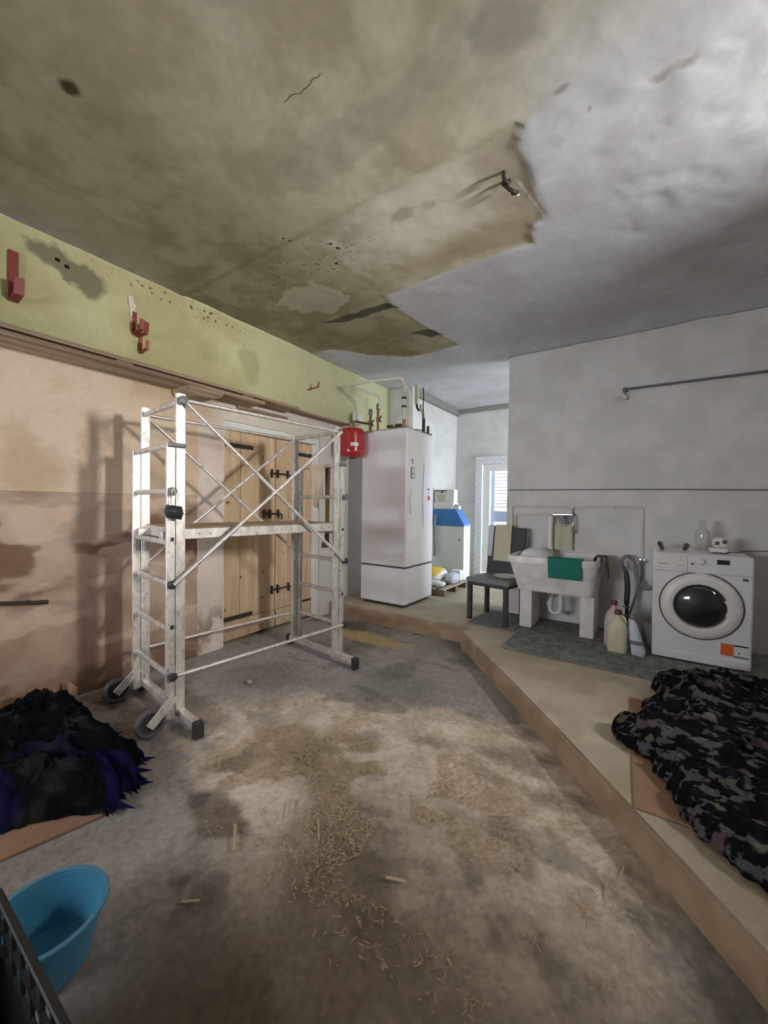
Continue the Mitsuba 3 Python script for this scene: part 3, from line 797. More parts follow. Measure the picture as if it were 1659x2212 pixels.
part(bc, 'sheen_strip', tube([(X1 + .001, 4.285, 1.86), (X1 + .004, 4.270, 1.6), (X1 + .004, 4.268, 1.35), (X1 + .001, 4.28, 1.10)], .004, 6, sub=5), M_CHROME, True, label='thin upright line of sheen and film edge')  # line of sheen and film edge on the face, put in as a strip
each(bc, 'badge', [box(X1, X1 + .003, 4.385, 4.44, 1.535, 1.555), box(X1, X1 + .003, 4.40, 4.43, 1.495, 1.505)], M_GREYLAB)
part(bc, 'badge', extr(Polygon([(4.40, 1.42), (4.435, 1.42), (4.435, 1.455), (4.40, 1.455)]).buffer(.012), .004, 'x', X1), M_PINKLAB, label='rounded pink label')

tk = thing('expansion_tank', 'red round expansion tank hanging left of the white boiler cabinet', 'tank')
TC = (-2.985, 3.72)
part(tk, 'vessel', lathe([(0, 1.905), (.08, 1.908), (.12, 1.918), (.143, 1.938), (.152, 1.965), (.1525, 2.0), (.1525, 2.18), (.152, 2.205), (.143, 2.232), (.12, 2.25), (.08, 2.258), (0, 2.26)], 40, (*TC, 0)), M_TANK, True)
part(tk, 'bottom_cap', lathe([(0, 1.895), (.03, 1.895), (.045, 1.912), (.05, 1.925), (0, 1.925)], 20, (*TC, 0)), M_BLACK)
part(tk, 'label_plate', grid(np.linspace(-1.02, -.38, 8), [2.03, 2.07], lambda U, V: (TC[0] + .1538 * np.cos(U), TC[1] + .1538 * np.sin(U), V)), M_WHITEP, label='pale rating plate')
part(tk, 'connector', tube([(TC[0] + .01, TC[1], 2.25), (TC[0] + .01, TC[1], 2.325), (TC[0] + .03, TC[1] + .01, 2.345)], .014, 10), M_BRASS, True)


def valve(name, x, y, z0, z1, label, m=M_BRASS, lever=True):
    k = thing('valve', label, 'valve')
    part(k, 'body', join(rod((x, y, z0), (x, y, z1), .016, 12), rod((x, y, (z0 + z1) / 2 - .03), (x, y, (z0 + z1) / 2 + .03), .024, 8)), m, 40)
    part(k, 'cap', lathe([(0, 0), (.022, 0), (.024, .05), (.018, .07), (0, .072)], 14, (x, y, z1 - .01)), M_GREYP, True)
    if lever:
        zc = (z0 + z1) / 2
        part(k, 'lever', join(bar((x + .02, y, zc), (x + .06, y - .01, zc + .035), .012, .008), bar((x + .02, y, zc), (x + .055, y - .01, zc - .04), .012, .008)), M_BLACK)


valve('valve', -2.80, 3.835, 2.21, 2.43, 'brass valve with grey cap left of the boiler top, beside the red tank')
valve('valve', -2.735, 3.90, 2.245, 2.50, 'copper valve under the bent pale pipe on the boiler top', M_COPPER)
solo('pipe', tube([(-2.955, 3.73, 2.345), (-2.88, 3.78, 2.325), (-2.80, 3.83, 2.315)], .014, 10), M_BRASS, 'short brass pipe from the red tank to the valve', 'pipe', smooth=True)
solo('pipe', tube([(-2.72, 3.90, 2.50), (-2.72, 3.90, 2.62), (-2.76, 3.88, 2.665), (-2.90, 3.70, 2.74), (-2.92, 3.64, 2.755), (-2.89, 3.63, 2.755), (-2.36, 3.72, 2.755), (-2.33, 3.78, 2.74), (-2.33, 3.84, 2.70), (-2.345, 3.99, 2.60), (-2.345, 3.99, 2.24)], .015, 10, sub=4), M_PIPE,
     'pale bent pipe looping from the copper valve above the boiler top', 'pipe', smooth=True)
solo('pipe', tube([(-2.43, 4.0, 2.24), (-2.43, 4.0, 2.70), (-2.44, 4.02, 2.76), (-2.5, 4.2, 2.80)], .015, 10, sub=3), M_PIPE, 'upright pale pipe with dark clips behind the boiler top', 'pipe', smooth=True)
k = labels and 'pipe_002'
each(k, 'clip', [box(-2.452, -2.408, 3.975, 4.02, z, z + .02) for z in (2.5, 2.6)], M_IRON)
part(k, 'fitting', rod((-2.43, 4.0, 2.24), (-2.43, 4.0, 2.36), .02, 10), M_COPPER)
solo('pipe', rod((-2.31, 4.25, 2.24), (-2.31, 4.25, 2.78), .007, 8), M_IRON, 'thin dark upright pipe at the right edge of the boiler top', 'pipe')
k = thing('manifold', 'pale manifold block with brass taps on the boiler top', 'manifold')
part(k, 'block', box(-2.72, -2.44, 4.12, 4.22, 2.30, 2.44, .01), M_WHITEP)
each(k, 'support', [box(-2.70, -2.68, 4.15, 4.19, 2.244, 2.31), box(-2.48, -2.46, 4.15, 4.19, 2.244, 2.31)], M_WHITEP)
each(k, 'tap', [join(rod((-2.63, 4.02, 2.244), (-2.63, 4.02, 2.29), .012, 8), box(-2.69, -2.60, 4.005, 4.035, 2.285, 2.32, .012)), join(rod((-2.53, 4.02, 2.244), (-2.53, 4.02, 2.29), .012, 8), box(-2.565, -2.475, 4.005, 4.035, 2.285, 2.32, .012))], M_BRASS, label='dark brass wing tap')
k = thing('pipe_cluster', 'worn pale pipe insulation with dark hose ends behind the boiler top', 'pipe')
part(k, 'insulation', join(tube([(-2.46, 4.35, 2.86), (-2.45, 4.33, 2.70), (-2.46, 4.35, 2.62)], .028, 10), tube([(-2.40, 4.35, 2.60), (-2.39, 4.34, 2.54), (-2.36, 4.34, 2.50), (-2.35, 4.34, 2.42)], .02, 10)), M_PIPE, True)
part(k, 'hose_end', join(tube([(-2.46, 4.35, 2.62), (-2.45, 4.35, 2.57), (-2.42, 4.34, 2.53)], .014, 8), rod((-2.35, 4.34, 2.24), (-2.35, 4.34, 2.42), .02, 10)), M_IRON, True)
part(k, 'stub', rod((-2.30 - .03, 4.42, 2.235), (-2.33, 4.42, 2.34), .018, 10), M_BRASS)
solo('cable', tube([(-2.36, 4.10, 2.25), (-2.34, 4.22, 2.262), (-2.33, 4.34, 2.255), (-2.32, 4.5, 2.246)], .006, 6, sub=4), M_BLACK, 'black cable lying across the boiler top', 'cable', smooth=True)
solo('junction_box', box(-3.245, -3.205, 4.02, 4.22, 2.40, 2.56, .01), M_PIPE, 'pale square box on the wall above the red tank', 'box')

# ------------------------------------------------------------------ blue-topped boiler, boxes, pallet
fb = thing('floor_boiler', 'grey floor boiler with a sloping blue hood in the far corner', 'boiler')
BX0, BX1, BY0, BY1 = -2.905, -2.345, 5.66, 5.93
part(fb, 'body', box(BX0, BX1, BY0, BY1, .17, 1.03, .008), M_BOILER)
hv = np.array([(BX0, BY0 - .004, 1.03), (BX1 + .004, BY0 - .004, 1.03), (BX1 + .004, BY1, 1.03), (BX0, BY1, 1.03), (BX0, BY0 - .004, 1.055), (BX1 + .004, BY0 - .004, 1.055), (BX1 + .004, BY1, 1.055), (BX0, BY1, 1.055),
               (BX0, BY0 + .03, 1.285), (BX1 - .15, BY0 + .03, 1.285), (BX1 - .15, BY1, 1.285), (BX0, BY1, 1.285)])
part(fb, 'hood', trimesh.convex.convex_hull(hv), M_BLUE, label='blue sloping hood')
part(fb, 'edge_trim', box(BX1 - .006, BX1 + .006, BY0 - .004, BY0 + .02, .17, 1.03, .003), M_WHITEP)
each(fb, 'foot', [box(BX0 + .03, BX0 + .1, BY0 + .04, BY1 - .04, .15, .175), box(BX1 - .1, BX1 - .03, BY0 + .04, BY1 - .04, .15, .175)], M_BLACK)
part(fb, 'button', box(BX1 - .075, BX1 - .055, BY0 - .005, BY0 + .002, .80, .84), M_GREYP)
part(fb, 'hose', tube([(-2.80, 5.60, 1.20), (-2.80, 5.58, 1.05), (-2.81, 5.60, .9), (-2.80, 5.60, .70), (-2.80, 5.60, .55)], .022, 8, sub=4), M_HOSE, True, label='grey hose')
k = thing('carton', 'upright white carton printed with a dark band on the blue boiler hood', 'box')
part(k, 'box', box(-2.88, -2.55, 5.74, 5.88, 1.395, 1.60, .004), M_WHITEP)
part(k, 'print', join(box(-2.88, -2.67, 5.737, 5.74, 1.575, 1.59), box(-2.78, -2.73, 5.737, 5.74, 1.545, 1.585), box(-2.86, -2.68, 5.737, 5.74, 1.555, 1.562)), M_GREYLAB)
part(k, 'print', join(box(-2.84, -2.70, 5.737, 5.74, 1.415, 1.52)), M_CLOTHW, label='printed picture panel')
solo('carton', box(-2.89, -2.55, 5.71, 5.92, 1.286, 1.392, .004), M_WHITEP, 'flat white carton under the upright carton on the blue boiler hood', 'box')
k = thing('carton', 'small white carton at the right end of the blue boiler hood', 'box')
part(k, 'box', box(-2.53, -2.50 + .045, 5.72, 5.80, 1.286, 1.345, .003), M_WHITEP)
part(k, 'flap', box(-2.53, -2.49, 5.73, 5.79, 1.345, 1.362, .002), M_GREYLAB)

pl = thing('pallet', 'small wooden pallet on the raised floor between the two boilers', 'pallet')
for i in range(5):
    x = -2.86 + i * .145
    part(pl, 'slat', box(x, x + .085, 4.68, 5.50, .232, .252, .003), M_PALLET)
for y in (4.69, 5.05, 5.40):
    part(pl, 'block', box(-2.86, -2.195, y, y + .075, .151, .232, .004), M_PALLETD)


def lump(c, r, seed=0, amp=.15, n=3):
    m = trimesh.creation.icosphere(subdivisions=n)
    v = m.vertices
    s = 1 + amp * 2 * (meshkit.fbm(v * 2.2 + 10, 3, seed) - .5)
    sq = np.sign(v) * np.abs(v) ** .75
    m.vertices = sq * s[:, None] * np.array(r) + np.array(c)
    return m


k = thing('sack', 'white and yellow sack lying on the pallet', 'sack')
part(k, 'bag', lump((-2.60, 5.10, .355), (.22, .21, .10), 3, .08), M_WHITEP, True)
part(k, 'print', lump((-2.57, 5.06, .385), (.17, .17, .085), 3, .08), M_YEL, True, label='yellow print')
solo('sack', lump((-2.40, 4.80, .292), (.16, .085, .038), 5, .06), M_WHITEP, 'flat white sack under the yellow one on the pallet', 'sack', smooth=True)
k = thing('wrapped_bundle', 'clear plastic wrapped bundle beside the sack on the pallet', 'bundle')
part(k, 'wrap', lump((-2.29, 5.14, .325), (.08, .13, .071), 9, .22), M_BAG, True)
part(k, 'carton', box(-2.40, -2.26, 5.34, 5.46, .254, .40, .004), M_WHITEP)

# ------------------------------------------------------------------ mats
def flat_mat(x0, x1, y0, y1, z0, deg=0, lift=.0):
    def f(U, V):
        P = np.stack([U, V, U * 0], -1)
        return U, V, z0 + .008 + .003 * (meshkit.fbm(P * 9, 3, 5) - .5) + .002 * np.sin(U * 160) * (meshkit.noise(P * 6, 3))
    m = thick(grid(np.linspace(x0, x1, 120), np.linspace(y0, y1, 50), f), .008)
    return rotz(m, deg, ((x0 + x1) / 2, (y0 + y1) / 2, 0))


solo('floor_mat', flat_mat(-1.015, 1.25, 3.30, 4.40, .151), M_MAT, 'long grey ribbed mat under the sink and washing machine', 'mat', smooth=50)
solo('floor_mat', flat_mat(-1.50, -1.03, 3.79, 4.40, .151, -3), M_MAT, 'short grey mat under the dark chair', 'mat', smooth=50)

# ------------------------------------------------------------------ chair
ch = thing('chair', 'dark leather dining chair beside the sink with cloths over its back', 'chair')
CC = np.array([-1.32, 4.06, .0])


def cl(m):
    rotz(m, -9); m.apply_translation(CC); return m


ZB = .165
part(ch, 'seat', cl(box(-.235, .235, -.20, .20, .555, .605, .012)), M_SEATPAD, 30)
part(ch, 'apron', cl(box(-.215, .215, -.18, .18, .525, .556, .004)), M_LEATHER)
for x in (-.20, .20):
    for y in (-.17, .20):
        part(ch, 'leg', cl(box(x - .022, x + .022, y - .022, y + .022, ZB, .556, .004)), M_LEATHER)
bk = extr(Polygon([(-.205, 0), (.115, 0), (.15, .25), (.205, .36), (.205, .54), (-.205, .54)]).buffer(-.012).buffer(.012), .034, 'y', -.017)
bk.apply_transform(trimesh.transformations.rotation_matrix(math.radians(-7), [1, 0, 0])); bk.apply_translation((0, .20, .58))
part(ch, 'backrest', cl(bk), M_LEATHER, 30)


def over(w, lf, lb, seed, x, zt=1.126, fold=.006, dx=0.0, ytop=.27):
    """cloth over the chair back: front fall lf, back fall lb"""
    def f(U, V):
        s = V * (lf + lb) - lf          # <0 in front
        th = .03
        y = np.where(s < -th, -th, np.where(s > th, th, s)) + .0
        z = np.where(np.abs(s) > th, zt + .006 - (np.abs(s) - th), zt + .014 - .008 * (np.abs(s) / th) ** 2)
        y = y + ytop + (z - zt) * .12
        wv = w * (1 - .12 * np.clip(-s / lf, 0, 1)) * (1 + .06 * np.sin(5 * V + seed))
        xx = x + dx * np.clip(-s / lf, 0, 1) + (U - .5) * wv
        h = fold * np.sin(U * 14 + seed) * np.clip(-s / lf, 0, 1)
        return xx, y - np.abs(h), z
    m = thick(grid(np.linspace(0, 1, 21), np.linspace(0, 1, 41), f), .006)
    return cl(m)


solo('towel', over(.20, .41, .2, 1, -.035), M_CLOTHW, 'cream towel draped over the middle of the chair back', 'towel', smooth=60)
solo('towel', over(.065, .36, .12, 4, -.178, 1.118), M_CLOTHB if False else M_BAG, 'narrow crumpled pale cloth at the left edge of the chair back', 'cloth', smooth=60)
k = solo('plate', lathe([(0, 0), (.10, .002), (.13, .018), (.126, .022), (.098, .008), (0, .006)], 28, (-1.22, 4.10, .607)), M_WHITEP, 'shallow white dish on the chair seat', 'dish', smooth=True)

# ------------------------------------------------------------------ sink
sk = thing('utility_sink', 'large white concrete utility sink on two pillars against the partition', 'sink')
r4 = (.11, .04, .04, .05)
def rl(o, z, sh=0.0):
    return rrect(-1.135 + o * .75, -.355 - o * .3, 3.80 + o * .6, 4.44 - o * .3, .05, z, 7, tuple(max(a - o * .4, .015) for a in r4))
outer = [rl(.145, .545), rl(.125, .56), rl(.035, .80), rl(.03, .812), rl(.004, .815), rl(0, .822), rl(0, .868), rl(.008, .878), rl(.042, .878), rl(.05, .868), rl(.075, .75), rl(.13, .60), rl(.16, .592)]
part(sk, 'basin', loft(outer), M_CONC, 35)
part(sk, 'pillar', box(-1.045, -.93, 3.97, 4.30, .165, .55, .006), M_CONC)
part(sk, 'pillar', box(-.505, -.39, 3.95, 4.30, .165, .55, .006), M_CONC)
tr = part(sk, 'trap', tube([(-.70, 4.15, .55), (-.70, 4.15, .36), (-.715, 4.15, .315), (-.75, 4.15, .30), (-.785, 4.15, .315), (-.80, 4.15, .36), (-.80, 4.15, .40), (-.79, 4.2, .44), (-.77, 4.44, .45)], .02, 12, sub=4), M_WHITEP, True, label='white plastic trap under the basin')
each(tr, 'nut', [rod((-.70, 4.15, .41), (-.70, 4.15, .45), .03, 8), rod((-.80, 4.15, .38), (-.80, 4.15, .41), .03, 8)], M_WHITEP)

solo('white_bowl', lathe([(.16, 0), (.155, .02), (.13, .06), (.08, .092), (0, .10)], 32, (-.93, 4.12, .835)), M_WENAM, 'white round bowl lying upside down in the sink', 'bowl', smooth=True)
# bowl rests on a grid rack
k = thing('sink_rack', 'white rack board across the inside of the sink under the bowl', 'rack')
part(k, 'board', box(-1.075, -.77, 3.90, 4.36, .822, .834, .003), M_WHITEP)


def over_rim(x0, x1, lf, lb, yr, zt, seed, taper=.08, fold=.006):
    def f(U, V):
        s = V * (lf + lb) - lf
        th = .035
        y = yr + np.clip(s, -th, th)
        z = np.where(np.abs(s) > th, zt - (np.abs(s) - th), zt + .006 - .006 * (np.abs(s) / th) ** 2)
        fr = np.clip(-s / lf, 0, 1)
        x = (x0 + x1) / 2 + (U - .5) * (x1 - x0) * (1 - taper * fr)
        y = y - np.where(s < 0, np.abs(fold * np.sin(U * 9 + seed)) * fr + .004, -.004)
        return x, y, z - .03 * fr * (U - .3) * 0
    return thick(grid(np.linspace(0, 1, 21), np.linspace(0, 1, 41), f), .005)


solo('green_towel', over_rim(-.76, -.475, .215, .10, 3.83, .884, 2), M_GREEN, 'dark green towel hanging over the front rim of the sink', 'towel', smooth=60)
def rag_f(U, V):
    s = V * .36 - .10
    x = -.375 + np.clip(s, -.05, .045)
    z = np.where(s > .045, .884 - (s - .045) * .9, np.where(s < -.05, .884 + (s + .05), .888))
    y = 4.17 + (U - .5) * (.24 - .08 * V) - .10 * np.clip(s - .045, 0, 1) + .006 * np.sin(V * 30 + U * 4)
    return x + .012 + .01 * np.sin(U * 14 + 3 * V) * np.clip(V - .4, 0, 1) + .03 * np.clip(V - .5, 0, 1), y, z + .008 * meshkit.fbm(np.stack([U * 6, V * 9, U * 0], -1), 3, 2)
solo('rag', thick(grid(np.linspace(0, 1, 21), np.linspace(0, 1, 33), rag_f), .008), M_RAG, 'crumpled grey brown rag over the right rim of the sink', 'rag', smooth=60)

tp = thing('wall_tap', 'chrome wall tap above the sink', 'tap')
part(tp, 'body', join(box(-.84, -.64, 4.36, 4.40, 1.255, 1.285, .01), rod((-.82, 4.38, 1.27), (-.82, 4.45, 1.27), .016), rod((-.66, 4.38, 1.27), (-.66, 4.45, 1.27), .016)), M_CHROME)
part(tp, 'spout', tube([(-.74, 4.37, 1.26), (-.74, 4.32, 1.24), (-.735, 4.28, 1.20), (-.735, 4.27, 1.15)], .011, 10, sub=4), M_CHROME, True)
part(tp, 'handle', join(tube([(-.645, 4.37, 1.28), (-.635, 4.35, 1.20), (-.64, 4.35, 1.11)], .009, 8, sub=3), lathe([(0, 0), (.016, 0), (.016, .03), (0, .034)], 10, (-.64, 4.35, 1.085))), M_CHROME, True)
part(tp, 'backplate', extr([(-.81, 1.265), (-.64, 1.265), (-.66, 1.19), (-.70, 1.15), (-.76, 1.15), (-.79, 1.20)], .012, 'y', 4.43), M_GREYP, label='grey backing behind the spout')
solo('white_hose', tube([(-.85, 4.38, 1.25), (-.853, 4.37, 1.10), (-.85, 4.37, .95), (-.83, 4.36, .80)], .026, 10, sub=4), M_WHITEP, 'thick white hose hanging from the wall tap into the sink', 'hose', smooth=True)
solo('towel', cloth_sheet(np.array([-.73, 4.40, 1.17]), np.array([1., 0, 0]), dn, .17, .26, .012, 1.5, seed=5, out=np.array([0, -1., 0])), M_CLOTHW, 'pale cloth hanging on the partition behind the tap', 'towel', smooth=60)

# ------------------------------------------------------------------ pipes and cables on the partition
YW = 4.45
solo('cable', tube([(-1.31, YW - .006, 1.53), (-.6, YW - .006, 1.527), (.1, YW - .006, 1.522), (.7, YW - .006, 1.512), (1.4, YW - .006, 1.505)], .0055, 8, sub=4), M_GREYP, 'long dark cable level across the white partition', 'cable', smooth=True)
k = thing('conduit', 'white pipe run framing the wall above the sink', 'pipe')
part(k, 'run', tube([(-1.262, YW - .014, .88), (-1.27, YW - .014, 1.33), (-1.26, YW - .014, 1.352), (-.654, YW - .014, 1.352), (-.07, YW - .014, 1.352), (-.052, YW - .014, 1.335), (-.046, YW - .014, .88)], .010, 8), M_PIPE, True)
each(k, 'clip', [box(x - .012, x + .012, YW - .028, YW - .001, 1.337, 1.367, .003) for x in (-1.05, -.654, -.3)], M_PIPE)
part(k, 'drop', tube([(-.654, YW - .014, 1.352), (-.65, YW - .014, 1.28)], .010, 8), M_CHROME)
solo('conduit', tube([(-1.226, YW - .014, .88), (-1.232, YW - .014, 1.25), (-1.22, YW - .014, 1.262), (-.85, YW - .014, 1.262)], .010, 8), M_PIPE, 'lower white pipe running to the wall tap', 'pipe', smooth=True)
k = thing('wall_valve', 'grey stop valve with hose on the wall left of the washing machine', 'valve')
part(k, 'body', join(lathe([(0, 0), (.03, 0), (.03, .02), (.024, .05), (.026, .07), (0, .075)], 16, (-.046, YW, .855), (0, -1, 0)), rod((-.046, YW - .03, .86), (-.046, YW - .03, .80), .014)), M_CHROME, 40)
part(k, 'hose', tube([(-.046, YW - .03, .80), (-.045, 4.40, .72), (-.066, 4.36, .62), (-.11, 4.30, .45), (-.15, 4.22, .30), (-.15, 4.18, .20)], .010, 8, sub=4), M_HOSE, True)
k = thing('ceiling_pipe', 'thin grey pipe rising to the right high on the partition', 'pipe')
part(k, 'run', tube([(-.215, 4.425, 2.47), (-.21, 4.42, 2.482), (.8, 4.41, 2.475), (1.6, 4.40, 2.47)], .011, 8), M_GREYP, True)
part(k, 'end_fitting', lathe([(0, -.02), (.02, -.018), (.022, .012), (.014, .022), (0, .024)], 14, (-.218, 4.425, 2.475)), M_GREYP, True)
part(k, 'valve', lathe([(0, -.025), (.016, -.022), (.026, 0), (.016, .022), (0, .026)], 14, (-.218, 4.42, 2.405)), M_PIPE, True)
part(k, 'link', rod((-.218, 4.42, 2.41), (-.218, 4.425, 2.46), .005, 6), M_GREYP)

# ------------------------------------------------------------------ hose, pole, bottles
solo('drain_hose', tube([(-.175, 4.22, .76), (-.205, 4.24, .80), (-.20, 4.27, .865), (-.163, 4.29, .90), (-.122, 4.30, .88), (-.094, 4.30, .82), (-.083, 4.30, .72), (-.054, 4.30, .64), (-.006, 4.30, .612), (.034, 4.30, .625)], .0155, 12, sub=6), M_HOSE, 'grey ribbed drain hose arching into the washing machine side', 'hose', smooth=True)
k = thing('black_pole', 'black padded pole with a red grip leaning by the partition', 'pole')
part(k, 'sleeve', tube([(-.155, 4.20, .47), (-.15, 4.20, .62), (-.158, 4.20, .72), (-.165, 4.20, .80)], [.022, .024, .022, .012], 10, sub=3), M_BLACK, True)
part(k, 'foot', rod((-.15, 4.20, .163), (-.153, 4.20, .47), .014, 8), M_BLACK)
part(k, 'top', lathe([(0, 0), (.018, 0), (.02, .05), (.012, .07), (0, .072)], 10, (-.168, 4.20, .78)), M_CHROME, True)
each(k, 'collar', [lathe([(.012, 0), (.034, 0), (.034, .016), (.012, .016), (.012, 0)], 12, (-.153, 4.20, z)) for z in (.44, .36)], M_CHROME)


def jug(x, y, z, w, d, h, m, capm, label):
    k = thing('bottle', label, 'bottle')
    part(k, 'body', loft([rrect(x - w * .46, x + w * .46, y - d * .46, y + d * .46, .03, z), rrect(x - w / 2, x + w / 2, y - d / 2, y + d / 2, .035, z + .015), rrect(x - w / 2, x + w / 2, y - d / 2, y + d / 2, .035, z + h * .62), rrect(x - w * .42, x + w * .42, y - d * .4, y + d * .4, .035, z + h * .74),
                          rrect(x - w * .2, x + w * .2, y - d * .2, y + d * .2, .022, z + h * .88), rrect(x - .02, x + .02, y - .02, y + .02, .02, z + h * .9), rrect(x - .02, x + .02, y - .02, y + .02, .02, z + h)]), m, 45)
    part(k, 'cap', lathe([(0, 0), (.025, 0), (.025, .03), (.02, .036), (0, .036)], 16, (x, y, z + h - .012)), capm, 40)
    part(k, 'handle', tube([(x + .022, y, z + h * .93), (x + w * .36, y - .01, z + h * .88), (x + w * .42, y, z + h * .72)], .010, 8, sub=4), m, True)


jug(-.198, 3.775, .164, .145, .12, .315, M_JUG, M_CAPRED, 'cream plastic jug with a dark red cap beside the washing machine')
jug(-.235, 3.915, .164, .14, .11, .36, M_JUG2, M_CAPRED, 'pinkish plastic jug behind the cream jug beside the washing machine')
k = thing('detergent_bag', 'white and grey detergent bag leaning beside the washing machine', 'bag')
bg = loft([rrect(-.095, -.005, 3.72, 3.80, .02, .166), rrect(-.10, -.0, 3.71, 3.81, .025, .20), rrect(-.115, -.03, 3.73, 3.81, .025, .30), rrect(-.12, -.06, 3.75, 3.80, .02, .40), rrect(-.125, -.08, 3.765, 3.785, .006, .44)])
bg.vertices += .010 * (meshkit.fbm(bg.vertices * 25, 3, 4)[:, None] - .5)
part(k, 'bag', bg, M_BAG, 50)
part(k, 'band', loft([rrect(-.109, -.012, 3.712, 3.815, .025, .255), rrect(-.113, -.020, 3.718, 3.815, .025, .285)], False, False), M_GREYLAB, label='grey printed band')
solo('dust_pan', join(extr([(-.02, .42), (.035, .40), (.03, .25), (-.005, .20), (-.03, .30)], .012, 'y', 3.86)), M_GREYP, 'grey flat scoop behind the detergent bag', 'scoop')

# ------------------------------------------------------------------ washing machine
wm = thing('washing_machine', 'white front loading washing machine on the grey mat against the partition', 'washing machine')
AX0, AX1, AYF, AYB = .037, .633, 3.805, 4.37
part(wm, 'body', box(AX0, AX1, AYF + .004, AYB, .175, 1.0, .012), M_WENAM, 30)
part(wm, 'control_panel', box(AX0 + .004, AX1 - .004, AYF - .006, AYF + .02, .858, .994, .008), M_WENAM, 30)
part(wm, 'kick_panel', box(AX0 + .006, AX1 - .006, AYF - .001, AYF + .02, .178, .245, .005), M_WENAM, 30)
each(wm, 'foot', [rod((x, y, .164), (x, y, .18), .02, 10) for x in (AX0 + .06, AX1 - .06) for y in (AYF + .06, AYB - .06)], M_BLACK)
DC = (.333, AYF, .612)
part(wm, 'door', lathe([(.160, .012), (.168, .034), (.19, .040), (.222, .034), (.243, .016), (.247, .0), (.247, -.004), (.160, -.004), (.160, .012)], 72, DC, (0, -1, 0)), M_WHITEP, 40, label='white round door ring')
part(wm, 'door_gap', lathe([(.246, -.003), (.252, .001), (.256, .001), (.256, -.004), (.246, -.004), (.246, -.003)], 72, DC, (0, -1, 0)), M_SEAM)
part(wm, 'glass', lathe([(0, .050), (.05, .047), (.10, .038), (.14, .024), (.166, .006), (.166, -.002), (0, -.002)], 64, DC, (0, -1, 0)), M_GLOSSK, True, label='dark domed door glass')
part(wm, 'door_handle', extr(Polygon([(DC[0] + .148, .565), (DC[0] + .19, .56), (DC[0] + .195, .67), (DC[0] + .14, .668), (DC[0] + .156, .64), (DC[0] + .16, .60)]).buffer(.004), .03, 'y', AYF - .042), M_WHITEP, label='handle recess of the door ring')
dw = part(wm, 'drawer', box(AX0 + .014, AX0 + .215, AYF - .012, AYF, .882, .988, .005), M_WHITEP, 30)
part(dw, 'grip', box(AX0 + .014, AX0 + .215, AYF - .022, AYF - .004, .866, .884, .004), M_WHITEP)
part(dw, 'print', join(box(AX0 + .03, AX0 + .088, AYF - .0135, AYF - .012, .914, .918), box(AX0 + .15, AX0 + .20, AYF - .0135, AYF - .012, .91, .913)), M_GREYLAB)
part(wm, 'dial', lathe([(0, .026), (.018, .026), (.024, .02), (.027, .002), (.027, -.002), (0, -.002)], 32, (.330, AYF - .005, .952), (0, -1, 0)), M_WHITEP, 40)
part(wm, 'button', lathe([(0, .008), (.009, .008), (.010, 0), (0, 0)], 16, (.280, AYF - .006, .928), (0, -1, 0)), M_GREYP, 40)
part(wm, 'display', box(.424, .496, AYF - .009, AYF - .005, .937, .972, .001), M_GLOSSK, label='small black display')
part(wm, 'badge', box(.571, .602, AYF - .001, AYF + .005, .826, .848, .001), M_GREYP)
stk = part(wm, 'sticker', box(.458, .612, AYF + .002, AYF + .006, .268, .356, .0005), M_WHITEP, label='white and orange sticker')
part(stk, 'orange_half', box(.459, .532, AYF + .001, AYF + .005, .270, .356), M_ORANGE)
part(stk, 'print', join(box(.532, .612, AYF + .001, AYF + .005, .346, .356), box(.532, .612, AYF + .001, AYF + .005, .266, .274), box(.56, .566, AYF + .001, AYF + .005, .29, .305)), M_BLACK)

# on top of the machine
k = thing('clear_container', 'clear plastic container with black clips on the washing machine', 'container')
part(k, 'tub', box(.105, .235, 4.02, 4.12, 1.003, 1.055, .004), 'mat_pane')
part(k, 'clip', bar((.098, 4.03, 1.004), (.072, 4.03, 1.068), .03, .03, (1, 0, 0)), M_BLACK)
part(k, 'clip', bar((.075, 4.05, 1.003), (.075 + .032, 4.05, 1.003 + .06), .02, .012, (1, 0, 0)), M_WHITEP)
part(k, 'clip', trimesh.convex.convex_hull(np.vstack([rod((.245, 4.02, 1.018), (.245, 4.045, 1.018), .014, 10).vertices, rod((.258, 4.02, 1.048), (.258, 4.045, 1.048), .018, 10).vertices])), M_BLACK)
gb = lathe([(0, 0), (.046, 0), (.05, .006), (.05, .13), (.044, .165), (.026, .20), (.022, .235), (.025, .238), (.025, .25), (.020, .25), (.018, .235), (.022, .20), (.040, .163), (.046, .13), (.046, .008), (0, .006)], 32, (.365, 4.12, 1.002))
solo('glass_bottle', gb, 'mat_glass', 'clear glass bottle on the washing machine', 'bottle', smooth=50)
k = thing('white_device', 'white rounded device with two black holes on the washing machine', 'device')
part(k, 'base', loft([rrect(.405, .505, 3.98, 4.06, .02, 1.012), rrect(.395, .515, 3.97, 4.07, .02, 1.026), rrect(.40, .515, 3.97, 4.07, .02, 1.042)]), M_WHITEP, 40)
part(k, 'underside', box(.42, .51, 3.985, 4.055, 1.001, 1.013), M_BLACK)
part(k, 'head', lump((.465, 4.03, 1.085), (.048, .04, .042), 2, .02), M_WHITEP, True)
each(k, 'hole', [lathe([(0, 0), (.016, 0), (.014, .006), (0, .007)], 16, c, (-.15, -1, .05)) for c in ((.443, 3.993, 1.082), (.486, 3.995, 1.094))], M_BLACK)
solo('cable', tube([(.51, 4.05, 1.008), (.56, 4.10, 1.010), (.62, 4.2, 1.008), (.645, 4.36, 1.0), (.70, 4.43, 1.0), (1.0, 4.44, 1.02)], .0045, 6, sub=5), M_RAG, 'thin cord running from the white device along the wall', 'cable', smooth=True)


